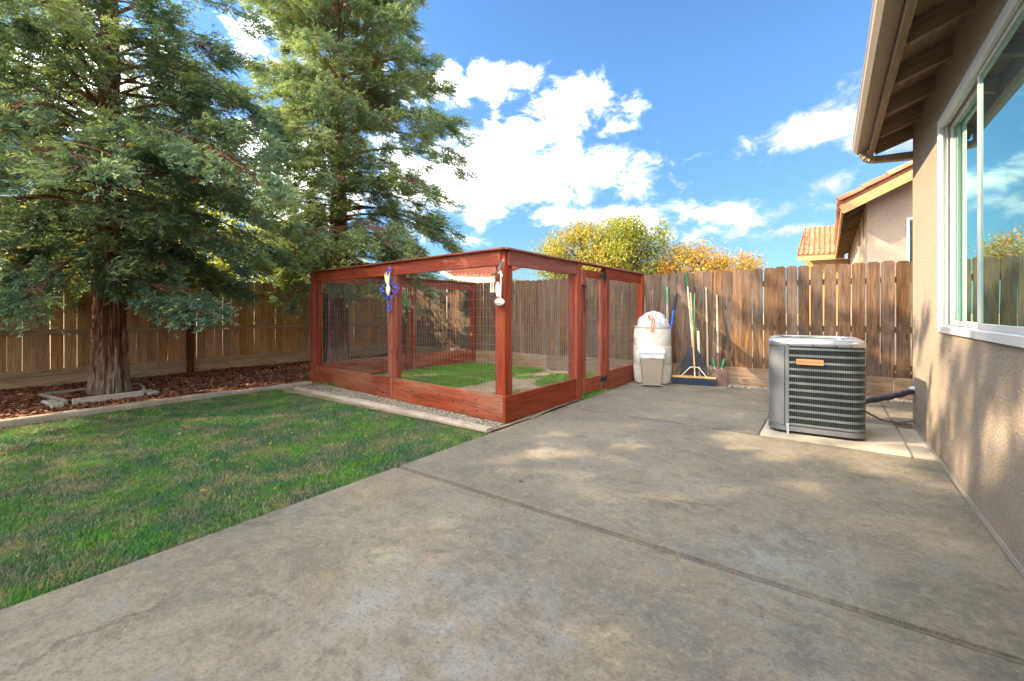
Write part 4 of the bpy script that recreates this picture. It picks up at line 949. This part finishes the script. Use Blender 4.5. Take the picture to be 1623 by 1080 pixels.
pb, pt = hv(-1.50, 6.46, 0.02), hv(-1.66, 6.615, 1.56); pole('shaft', pb, pb.lerp(pt, .87), .0115, 'pale_green', t_); pole('tip', pb.lerp(pt, .869), pt, .014, 'green_grip', t_)
t_ = thing('blue_pole', hv(-1.9, 6.5), 'bright blue pole with black grip leaning between drum and rake', 'pole')
pb, pt = hv(-1.945, 6.50, 0.02), hv(-1.805, 6.61, 1.275); pole('shaft', pb.lerp(pt, .25), pb.lerp(pt, .80), .017, 'blue_handle', t_); pole('grip', pb.lerp(pt, .799), pt, .021, 'rake_black', t_); pole('lower_shaft', pb, pb.lerp(pt, .251), .013, 'galvanised', t_)
t_ = thing('green_tipped_handle', hv(-1.92, 6.55), 'grey wooden tool handle with green upper end behind the drum', 'tool handle')
pb, pt = hv(-1.925, 6.56, 0.02), hv(-1.93, 6.61, 1.365); pole('shaft', pb, pb.lerp(pt, .815), .015, 'handle_grey', t_); pole('grip', pb.lerp(pt, .814), pt, .019, 'green_paint', t_)
t_ = thing('bare_handle', hv(-2.26, 6.57), 'thin pale bare stick leaning beside the kennel end post', 'tool handle')
pole('shaft', hv(-2.205, 6.56, .02), hv(-2.27, 6.6, 1.225), .012, 'handle_grey', t_)
t_ = thing('short_stake', hv(-1.48, 6.6), 'short flat cream wooden stake standing behind the rake', 'stake')
board('stake_board', hv(-1.478, 6.60, .0), hv(-1.502, 6.615, .725), .042, .012, (1, 0, 0), 'cream', t_)
t_ = thing('slim_rod', hv(-1.38, 6.6), 'slim grey rod standing upright against the fence right of the rake', 'rod')
board('rod_shaft', hv(-1.362, 6.59, .0), hv(-1.395, 6.615, 1.335), .026, .012, (1, 0, 0), 'handle_grey', t_)
t_ = thing('shovel', hv(-1.2, 6.5), 'flat rusty shovel with worn grey handle leaning on the fence', 'shovel')
sb = hv(-1.215, 6.49, .33); pole('handle', sb, hv(-1.255, 6.615, 1.235), .0165, 'handle_grey', t_); pole('neck', hv(-1.195, 6.455, .17), sb.lerp(hv(-1.255, 6.615, 1.235), .12), .018, 'rust_steel', t_)
mb = MB(); rings = []
for z, y, w in ((.0, 6.40, .125), (.10, 6.42, .125), (.23, 6.44, .12), (.27, 6.447, .10)):
    rings.append([(-1.19*H+w*a, y*H+(.018*(a*a)-.018)+o, z) for a in (-1, -.5, 0, .5, 1) for o in (0,)] + [(-1.19*H+w*a, y*H+(.018*(a*a)-.018)+.004, z) for a in (1, .5, 0, -.5, -1)])
part('blade', MB().loft(rings), 'rust_steel', t_, smooth=True, angle=40)
t_ = thing('hedge_shears', hv(-1.22, 6.5, .3), 'open hedge shears with two green grips hanging by the shovel', 'shears')
for sg in (-1, 1):
    a = hv(-1.217+.045*sg, 6.50, .235); b = hv(-1.217+.073*sg, 6.53, .355)
    pole('grip', a, b, .021, 'green_grip', t_); pole('ferrule', a.lerp(b, -.30), a, .013, 'bone_white', t_); pole('shank', hv(-1.217+.005*sg, 6.49, .14), a.lerp(b, -.30), .008, 'black_iron', t_)
part('blades', MB().box((-1.217*H-.02, 6.49*H-.004, .02), (-1.217*H+.02, 6.49*H+.004, .17)), 'black_iron', t_, bevel=.003)
t_ = thing('kindling_heap', hv(-1.88, 6.42), 'small heap of dry sticks and leaves between drum and rake', 'heap')
for k in range(26):
    c0 = hv(-1.9+random.uniform(0, .16), 6.36+random.uniform(0, .2), random.uniform(.01, .08)); d = Vector((random.uniform(-1, 1), random.uniform(-.4, .4), random.uniform(.1, .9))).normalized()*random.uniform(.06, .17)
    part('stick', MB().tube([c0, c0+d], random.uniform(.004, .010), 5), random.choice(['handle_wood', 'fence_side', 'rust_steel', 'green_paint']), t_)

# timber ring around the first tree
ring = thing('tree_ring', hv(-6.75, 1.35), 'weathered boards laid in a low square around the redwood trunk', 'border')
for p0, p1 in (((-6.41, 1.04, .05), (-6.42, 1.63, .05)), ((-6.45, 1.00, .04), (-7.22, 0.92, .04)), ((-6.46, 1.66, .04), (-7.2, 1.80, .04)), ((-7.24, .95, .04), (-7.23, 1.78, .04))):
    a, b = hv(*p0[:2]), hv(*p1[:2]); a.z = b.z = p0[2]+.005; board('border_board', a, b, .10, .04, (0, 0, 1), 'ring_wood', ring, .005)
for p0, p1 in (((-6.36, .93, .03), (-6.72, .90, .03)), ((-6.36, 1.72, .03), (-6.62, 1.70, .03))):
    a, b = hv(*p0[:2]), hv(*p1[:2]); a.z = b.z = .045; board('corner_block', a, b, .12, .07, (0, 1, 0), 'ring_wood', ring, .012)
lf = MB(); c0 = hv(-1.465, 2.12); 
lf.add([c0+Vector(v)*.9 for v in ((-.03, 0, .004), (0, -.012, .012), (.035, .003, .005), (.004, .014, .014), (0, 0, .004))], [(0, 1, 4), (1, 2, 4), (2, 3, 4), (3, 0, 4)])
tag(part('fallen_leaf', lf, 'rust_steel'), 'single brown fallen leaf lying on the patio slab', 'leaf')

chips('patio_litter', 90, -2.2*H, 0.5*H, 1.2*H, 6.3*H, lambda x, y: -0.008, 0.012, 0.03, 'litter', 'few dry leaf bits scattered on the concrete patio', 'leaf litter')
#@@NEIGHBOURS
# ------------------------------------------------------------------ neighbouring houses
def barrel_tile(r0, r1, L, mat='clay_tile', n=8, th=.016):
    mb = MB(); rings = []
    for r, x in ((r0, 0), (r1, L)):
        o = [(x, r*math.cos(math.pi*i/n), r*math.sin(math.pi*i/n)) for i in range(n+1)]
        o += [(x, (r-th)*math.cos(math.pi*i/n), (r-th)*math.sin(math.pi*i/n)) for i in range(n, -1, -1)]
        rings.append(o)
    return mb.loft(rings).mesh('roof_tile', mat, smooth=True, angle=40)
nb = thing('neighbour_house', hv(1.5, 10, 0), 'tan stucco neighbour house with clay barrel tile roof beyond the rear fence', 'house')
nY, nX, rY = 9.45*H, 0.53*H, 9.0*H
tipX, tipZ, sl = 0.16*H, 2.80*H, 0.485
def zr(x): return tipZ + (x-tipX)*sl
RX = 3.6*H; nE = 16.6*H
mb = MB()
mb.add([(nX, nY, 0), (RX*2-nX, nY, 0), (RX*2-nX, nY, zr(nX)-.1), (RX, nY, zr(RX)-.1), (nX, nY, zr(nX)-.1)], [(0, 1, 2, 3, 4)])
mb.add([(nX, nY, 0), (nX, nE+6, 0), (nX, nE+6, zr(nX)-.1), (nX, nY, zr(nX)-.1)], [(3, 2, 1, 0)])
part('wall', mb, 'stucco_next', nb)
mb = MB(); mb.prism([(tipX+.03, zr(tipX+.03)-.055), (RX, zr(RX)-.055), (RX, zr(RX)), (tipX+.03, zr(tipX+.03))], 'y', rY+.03, nE+2)
mb.prism([(2*RX-tipX, zr(tipX)-.055), (RX+.002, zr(RX)-.055), (RX+.002, zr(RX)), (2*RX-tipX, zr(tipX))], 'y', rY+.03, nE+2)
roof = part('roof', mb, 'clay_tile', nb)
kx = Vector((1, 0, sl)).normalized(); tl = barrel_tile(.105, .085, .46)
for k in range(9):
    q = Vector((tipX-.02, rY+.06, zr(tipX)+.0))+kx*.42*k; q.z += .012
    put('roof_tile', tl, roof, frame(q, kx+Vector((0, 0, -.03)), (0, 1, 0)))
tl2 = barrel_tile(.085, .075, .42, n=6)
for j in range(1, 30):                              # the eave course, tile ends along the gutter line
    q = Vector((tipX-.02, rY+.06+j*.24, zr(tipX)+.012)); put('roof_tile', tl2, roof, frame(q, kx, (0, 1, 0)))
board('barge_board', Vector((tipX+.02, rY+.025, zr(tipX)-.16)), Vector((RX, rY+.025, zr(RX)-.16)), .17, .04, (0, 0, 1), 'neighbour_trim', nb)
board('eave_fascia', (tipX+.04, rY+.05, zr(tipX)-.13), (tipX+.04, nE+1, zr(tipX)-.13), .17, .04, (0, 0, 1), 'neighbour_trim', nb)
for k in range(16):
    y_ = rY+.35+k*.58; board('rafter', (tipX+.07, y_, zr(tipX+.07)-.135), (nX+.02, y_, zr(nX+.02)-.135), .14, .045, (0, 0, 1), 'eave_wood', nb)
wn = put('window', None, nb, Matrix.Translation((1.03*H, nY, 2.0*H)))
for (xa, xb, za, zb_) in ((1.02, 1.06, 1.5, 2.51), (1.06, 1.9, 2.47, 2.51), (1.06, 1.9, 1.5, 1.54), (1.86, 1.9, 1.541, 2.469)): part('frame', MB().box((xa*H+.001, nY-.03, za*H), (xb*H-.001, nY-.001, zb_*H)), 'vinyl', wn)
part('pane', MB().box((1.06*H, nY-.012, 1.54*H), (1.86*H, nY-.004, 2.47*H)), 'window_glass', wn)
for k in range(2): part('side_trim', MB().box((nX-.03, nY+.9+k*1.6, 0), (nX-.002, nY+1.05+k*1.6, zr(nX)-.2)), 'stucco_next', nb)
# the wing beyond: its tiled slope faces the yard
wg = put('wing_wall', MB().box((-0.60*H, 16.9*H, 0), (0.5*H, 19*H, 2.62*H)).mesh('wing_wall', 'stucco_warm'), nb, Matrix.Identity(4))
y0w, z0w = 16.55*H, 2.80*H; y1w, z1w = 18.0*H, 3.83*H
mb = MB().add([(-.78*H, y0w, z0w), (.5*H, y0w, z0w), (.5*H, y1w, z1w), (-.6*H, y1w, z1w), (-.78*H, y0w, z0w-.06), (.5*H, y0w, z0w-.06), (.5*H, y1w, z1w-.06), (-.6*H, y1w, z1w-.06)], [(0, 1, 2, 3), (7, 6, 5, 4), (0, 4, 5, 1), (3, 7, 4, 0)])
wr = part('wing_roof', mb, 'clay_tile', nb)
ky = Vector((0, y1w-y0w, z1w-z0w)).normalized(); tl3 = barrel_tile(.088, .076, .40, n=6)
for j in range(10):
    for i in range(6):
        xx = (-.72+.135*j)*H + .03*i*(1 if j == 0 else .0)
        q = Vector((xx, y0w-.05, z0w+.02))+ky*.36*i
        if q.y < y1w: put('roof_tile', tl3, wr, frame(q+Vector((0, 0, random.uniform(-.01, .01))), ky, (1, random.uniform(-.03, .03), 0)))
board('wing_fascia', (-.78*H, y0w+.03, z0w-.15), (.4*H, y0w+.03, z0w-.15), .19, .04, (0, 0, 1), 'neighbour_trim', nb)
# the low house behind the far corner of the yard
fh = thing('tile_roofed_house', hv(-11, 12.6), 'low pale house with clay tile roof seen through the kennel mesh', 'house')
mb = MB().box((-13*H, 12.42*H, 0), (-9.45*H, 17*H, 2.2*H)); part('wall', mb, 'pale_wall', fh)
RA, RB = (-11.75, 2.46), (-9.28, 2.27)
mb = MB()
for dz in (0, -.07): mb.v += [hv(RA[0], 12, RA[1]+dz)[:], hv(RB[0], 12, RB[1]+dz)[:], hv(RB[0], 14, RB[1]+.55+dz)[:], hv(RA[0], 14, RA[1]+.55+dz)[:]]
mb.f = [(0, 1, 2, 3), (7, 6, 5, 4), (0, 4, 5, 1), (3, 7, 4, 0), (1, 5, 6, 2)]
rf = part('roof', mb, 'clay_tile', fh)
e0_, e1_ = hv(RA[0], 12, RA[1]+.01), hv(RB[0], 12, RB[1]+.01); up0 = Vector((0, 2*H, .55*H)).normalized()
tl4 = barrel_tile(.10, .085, .42, n=5)
for j in range(13):
    for i in range(5):
        q = e0_.lerp(e1_, (j+.5)/13)+up0*.38*i+Vector((0, -.04, .015)); put('roof_tile', tl4, rf, frame(q, up0, (1, 0, -.08)))
board('rake_fascia', hv(-11.9, 11.95, 2.52), hv(-10.75, 11.95, 2.0), .15, .05, (0, 0, 1), 'vinyl', fh)
part('gable_wall', MB().prism([(-11.6*H, 1.4*H), (-9.5*H, 1.4*H), (-9.4*H, 2.2*H), (-11.6*H, 2.38*H)], 'y', 12.05*H, 12.38*H), 'pale_wall', fh)

#@@TREES
# ------------------------------------------------------------------ trees
def spray_proto(pairs=5):
    V = []; F = []
    def leaf(p, d, L, w, tilt):
        b = len(V); d = d/np.linalg.norm(d); s = np.cross([0, 0, 1.0], d); s /= np.linalg.norm(s); s = s*math.cos(tilt)+np.array([0, 0, 1])*math.sin(tilt)
        V.extend([p, p+d*L*.45+s*w, p+d*L, p+d*L*.45-s*w]); F.append((b, b+1, b+2)); F.append((b, b+2, b+3))
    r = np.random.default_rng(5)
    for i in range(pairs):
        t = .05+.85*i/(pairs-1); p = np.array([t, r.normal()*.02, -.10*t*t])
        for sg in (-1, 1):
            L = (.46*(1-.55*t))*r.uniform(.6, 1.25)
            leaf(p, np.array([.85, sg*r.uniform(.45, .95), -.10+r.normal()*.28]), L, .046, r.uniform(-1.1, 1.1))
    leaf(np.array([.0, 0, 0.]), np.array([1, 0, -.08]), 1.1, .034, r.uniform(-.5, .5))
    return np.array(V), np.array(F)
SPV, SPF = spray_proto()
def bark_trunk(h, r0, seed, n=96, m=110, flare=.45, lean=(0, 0), pw=.85):
    mb = MB(); rings = []
    for i in range(m+1):
        u = (i/m)**1.6; z = h*u; r = r0*((1-u)**pw)*(1+flare*math.exp(-z/.22)*.30+.10*math.exp(-z/1.0))+.012
        ring = []
        for j in range(n):
            a = 2*math.pi*j/n
            d1 = mnoise.noise(Vector((math.cos(a)*3.4+seed, math.sin(a)*3.4, z*.35))); d2 = mnoise.noise(Vector((math.cos(a)*8, math.sin(a)*8+seed, z*1.0)))
            f = 1+.10*d1-.50*max(0, .30-abs(d2))-.22*max(0, .3-abs(mnoise.noise(Vector((math.cos(a)*15+seed, math.sin(a)*15, z*2.2)))))*2+.03*mnoise.noise(Vector((math.cos(a)*22, math.sin(a)*22, z*5)))
            ring.append((lean[0]*z+r*f*math.cos(a), lean[1]*z+r*f*math.sin(a), z-.06))
        rings.append(ring)
    return mb.loft(rings)
def redwood(seed, h, r0, rmax, zlow, nb, dens, thin=99.0, tap=.62, tone_up=0.0, droop=1.0, lowbias=None):
    """returns (trunk mesh, limb mesh, crown mesh); origin at the foot of the trunk"""
    rg = np.random.default_rng(seed)
    trunk = bark_trunk(h, r0, seed).mesh('trunk', 'redwood_bark', smooth=True, angle=80)
    lb = MB(); P = []; X = []; Zs = []; S_ = []; T = []
    for i in range(nb):
        u = (i+rg.uniform(0, .9))/nb; z = zlow+(h-.3-zlow)*u**1.12
        az = i*2.39996+rg.uniform(-.5, .5); uh = (z-zlow)/(h-zlow)
        prof = (1-uh)**tap*(0.80+.20*min(1, uh*6)) + .05
        L = rmax*prof*rg.uniform(.62, 1.10)*(.5 if i % 3 == 2 else 1.0)
        if lowbias is not None: L *= lowbias(az, z, rg)
        if L < .12 or (z > thin and rg.random() < .5): continue
        a_, b_ = (.12+.75*uh)*rg.uniform(.6, 1.3), (.42+.12*uh)*droop*rg.uniform(.7, 1.3)
        d = np.array([math.cos(az), math.sin(az), 0.]); sd = np.array([-d[1], d[0], 0.])
        bend = rg.uniform(-.25, .25)
        f = lambda t: np.array([0, 0, z])+d*(r0*.3+L*t)+sd*bend*L*t*t+np.array([0, 0, 1.])*(a_*t-b_*t*t)*L
        lb.tube([tuple(f(t)) for t in np.linspace(0, .93, 6)], [max(.004, (.009+.009*L)*(1-t*.88)) for t in np.linspace(0, 1, 6)], 5)
        fin = 1.0
        n = int(dens*(L**1.25)*(125 if z < thin else 90))+6
        mc = max(3, n//19); ci = rg.integers(0, mc, n)
        t = np.clip((rg.uniform(.10, 1.0, mc)**.75)[ci]+rg.normal(0, .085/L, n), .06, 1.04); s = np.clip(rg.uniform(-1, 1, mc)[ci]+rg.normal(0, .10/L, n), -1.1, 1.1); w = L*.38*np.clip((1.06-t), 0, 1)**.7
        base = np.stack([f(q) for q in t])
        off = sd[None]*(s*w)[:, None]; 
        pos = base+off+d[None]*(np.abs(s)*w*.45)[:, None]; pos[:, 2] += -np.abs(s)*w*.22+rg.normal(0, .05, n)-rg.uniform(0, .16, n)
        pos[:, 2] = np.maximum(pos[:, 2], .98+rg.uniform(0, .4, n))
        # twigs that carry the outer sprays
        for q in range(0, n, 12): lb.tube([tuple(base[q]), tuple((base[q]*.4+pos[q]*.6)+np.array([0, 0, .02])), tuple(pos[q])], [.007, .005, .003], 4, cap=False)
        dirs = d[None]*(.75+.3*t[:, None])+sd[None]*(s*1.0)[:, None]+rg.normal(0, .42, (n, 3)); dirs[:, 2] = .10-.85*rg.random(n)*droop+.5*uh
        zh = np.stack([rg.normal(0, .75, n), rg.normal(0, .75, n), np.ones(n)], 1)
        P.append(pos); X.append(dirs); Zs.append(zh); S_.append(rg.uniform(.10, .24, n)*(.75+.25*min(1, L)))
        tone = np.clip(.46+tone_up+.2*rg.normal(0, 1)*.7+rg.normal(0, .14, mc)[ci]+rg.normal(0, .15, n)+.16*(t-.5), .06, 1)
        tone[rg.random(n) < .018] = 0.0
        if rg.random() < .03: tone[t < .5] = .02
        T.append(tone)
    P, X, Zs, S_, T = map(np.concatenate, (P, X, Zs, S_, T))
    crown = scatter('crown', SPV, SPF, P, rotmats(X, Zs), S_, 'redwood_leaf', T, .42)
    limb = lb.mesh('limbs', 'redwood_bark', smooth=True)
    return trunk, limb, crown
def plant(name, meshes, loc, rz, label, cat, group=None, scale=1.0, names=('trunk', 'limbs', 'crown')):
    W = Matrix.Translation(loc) @ Matrix.Rotation(rz, 4, 'Z') @ Matrix.Scale(scale, 4)
    o = put(name, None, None, W); tag(o, label, cat, group)
    for nm, me in zip(names, meshes): put(nm, me, o, W)
    return o
GRW = 'redwoods along the side fence'
def bias2(az, z, rg):
    # low branches cut short towards the rear corner to let the sun in
    ang = lambda c: abs((az-R(c)+math.pi) % (2*math.pi)-math.pi)
    if z < 5.6 and ang(125) < R(52): return .28
    if z < 4.5 and ang(-100) < R(35): return .58
    if 2.2 < z < 6.5 and ang(32) < R(34): return 1.08
    return .6 if ang(190) < R(60) else 1.0
def near_az(az, c, w): return abs((az-R(c)+math.pi) % (2*math.pi)-math.pi) < R(w)
def bias1(az, z, rg):  # sectors cut short to open gaps for the sun, some to fit the crown
    if z < 3.0 and near_az(az, 45, 42): return .58
    if z < 2.5 and near_az(az, -12, 30): return .85
    if z > 4.0 and near_az(az, -90, 56): return rg.choice([.25, .85])
    if z > 5.6 and near_az(az, 90, 55): return .52
    if z < 3.4 and near_az(az, -90, 36): return .6
    if z < 5.2 and near_az(az, 62, 28): return .76
    if z < 3.6 and near_az(az, 82, 26): return .72
    return .6 if near_az(az, 180, 60) else 1.0
def bias3(az, z, rg):  # sectors cut short so sun patches reach lawn, patio and wall
    if near_az(az, -59, 55) and z < 3.6: return .2
    if near_az(az, -59, 62) and z > 6.4: return rg.choice([.22, .5])
    if near_az(az, -59, 46) and z > 4.6: return rg.choice([.25, .85])
    return 1.0
rw1 = redwood(11, 8.4, 0.205, 3.45, 1.68, 240, .95, thin=5.2, tap=.33, droop=1.05, lowbias=bias1)  # unseen top kept low and sparse to let sun dapples through
rw2 = redwood(23, 12.2, 0.21, 2.8, 1.9, 340, .95, thin=9.5, tap=.52, tone_up=.2, droop=1.0, lowbias=bias2)  # yellower leaf tone paints sunlit foliage into this crown
rw3 = redwood(37, 10.4, 0.22, 2.8, 1.3, 190, 1.05, thin=9.2, droop=1.1, lowbias=bias3)
print('TRIS', [len(m.polygons) for r_ in (rw1, rw2, rw3) for m in r_])
plant('redwood_tree', rw1, hv(-6.87, 1.43), 0.0, 'big redwood inside the low board ring with drooping blue green sprays', 'tree', GRW)
plant('redwood_tree', rw2, hv(-7.35, 4.72), 0.0, 'redwood rising behind the kennel with crown against the clouds', 'tree', GRW)
plant('redwood_tree', rw3, hv(-7.2, -2.45), 2.6, 'redwood whose branches reach in at the left edge of the yard', 'tree', GRW)
for k, (yy, a) in enumerate(((-4.3, .4), (-6.6, 3.9), (-9.0, 1.7), (-11.4, 5.2))):  # out of view, added to cast shade on the near patio
    plant('redwood_tree', rw3, hv(-7.1, yy), a, 'further unseen redwood of the row added to shade the yard', 'tree', GRW)

LEAFV = np.array([(0, 0, 0), (.35, .24, .05), (1, 0, -.06), (.35, -.24, .05)], float); LEAFF = np.array([(0, 1, 2), (0, 2, 3)])
def broadleaf(seed, h, rx, ry, rz_, zc, nclump, nleaf, ls, mat, trunk_r, tone0, tone1, spread=.34, bark='grey_bark', tips=0.5):
    rg = np.random.default_rng(seed); lb = MB()
    tr = bark_trunk(h*.62, trunk_r, seed, 16, 14, .3, pw=.5).mesh('trunk', bark, smooth=True, angle=80)
    P = []; T = []
    for i in range(nclump):
        v = rg.normal(size=3); v /= np.linalg.norm(v); rad = rg.uniform(.35, 1.0)**.5
        lump_ = 1+.28*mnoise.noise(Vector(v*1.7)+Vector((seed, 0, 0)))+.22*mnoise.noise(Vector(v*4.1)+Vector((0, seed, 0)))
        c = np.array([v[0]*rx, v[1]*ry, v[2]*rz_])*rad*lump_+np.array([0, 0, zc])
        b = np.array([rg.normal(0, .06), rg.normal(0, .06), max(.3, min(h*.6, c[2]-.45*rz_-rg.uniform(0, .4)))])
        mid = (b+c)/2+rg.normal(0, .08, 3)+np.array([0, 0, .05])
        lb.tube([tuple(b), tuple(mid), tuple(c)], [trunk_r*.22+.008, trunk_r*.12+.006, .004], 5, cap=False)
        m = int(nleaf*rg.uniform(.6, 1.3)); sp = spread*rg.uniform(.6, 1.25)
        P.append(c[None]+rg.normal(0, sp, (m, 3))*np.array([1, 1, .85])); T.append(np.clip(rg.uniform(tone0, tone1)+rg.normal(0, .13, m), 0, 1))
    P = np.concatenate(P); T = np.concatenate(T); n = len(P)
    X = rg.normal(size=(n, 3)); X[:, 2] -= .5; Zh = rg.normal(size=(n, 3))+np.array([0, 0, .7])
    crown = scatter('crown', LEAFV, LEAFF, P, rotmats(X, Zh), rg.uniform(.7, 1.25, n)*ls, mat, T)
    return tr, lb.mesh('limbs', bark, smooth=True), crown
plant('autumn_tree', broadleaf(3, 4.6*H, 2.6*H*.78, 1.6, 1.15*H, 2.95*H, 170, 130, .115, 'autumn_leaf', .12, .05, .8, .30), hv(-7.0, 14.2), 0, 'yellow green tree turning orange beyond the fence behind the kennel', 'tree')
plant('autumn_tree', broadleaf(8, 4.3*H, 1.15*H, 1.2, 1.05*H, 3.0*H, 70, 120, .115, 'autumn_leaf', .10, .0, .45, .27), hv(-5.05, 13.6), 0, 'greener open tree standing just right of the yellowing one', 'tree')
plant('orange_shrub_tree', broadleaf(5, 2.9*H, .95*H, 1.0, .72*H, 2.3*H, 60, 130, .095, 'orange_leaf', .07, .2, .9, .22), hv(-3.55, 14.0), 0, 'low orange leaved tree peeping over the fence above the tools', 'tree')
plant('orange_shrub_tree', broadleaf(6, 2.5*H, .75*H, .7, .45*H, 2.2*H, 34, 120, .09, 'orange_leaf', .05, .3, 1.0, .18), hv(-2.25, 14.3), 0, 'smallest orange crown showing over the fence right of the tools', 'tree')
for k, (xx, yy, hh, lab, t0, t1, mt, nc) in enumerate(((-10.0, 2.5, 3.3, 'sunlit yellow green tree beyond the side fence behind the first redwood', .4, 1.0, 'bush_leaf', 150), (-10.0, 5.0, 3.0, 'bright yellow green tree beyond the side fence near the kennel corner', .35, 1.0, 'bush_leaf', 130),
        (-10.8, 0.2, 3.0, 'tall leafy yellow green tree beyond the fence at the left edge', .2, .9, 'bush_leaf', 150), (-11.5, 8.2, 2.2, 'rounded green tree beyond the corner of the two fences', .0, .6, 'bush_leaf', 110))):
    plant('leafy_tree', broadleaf(30+k, hh*H, 1.5*H, 1.7*H, .85*H*hh/2.3, .66*hh*H, nc, 85, .10, mt, .09, t0, t1, .26), hv(xx, yy), 0, lab, 'tree', 'leafy trees beyond the side fence')
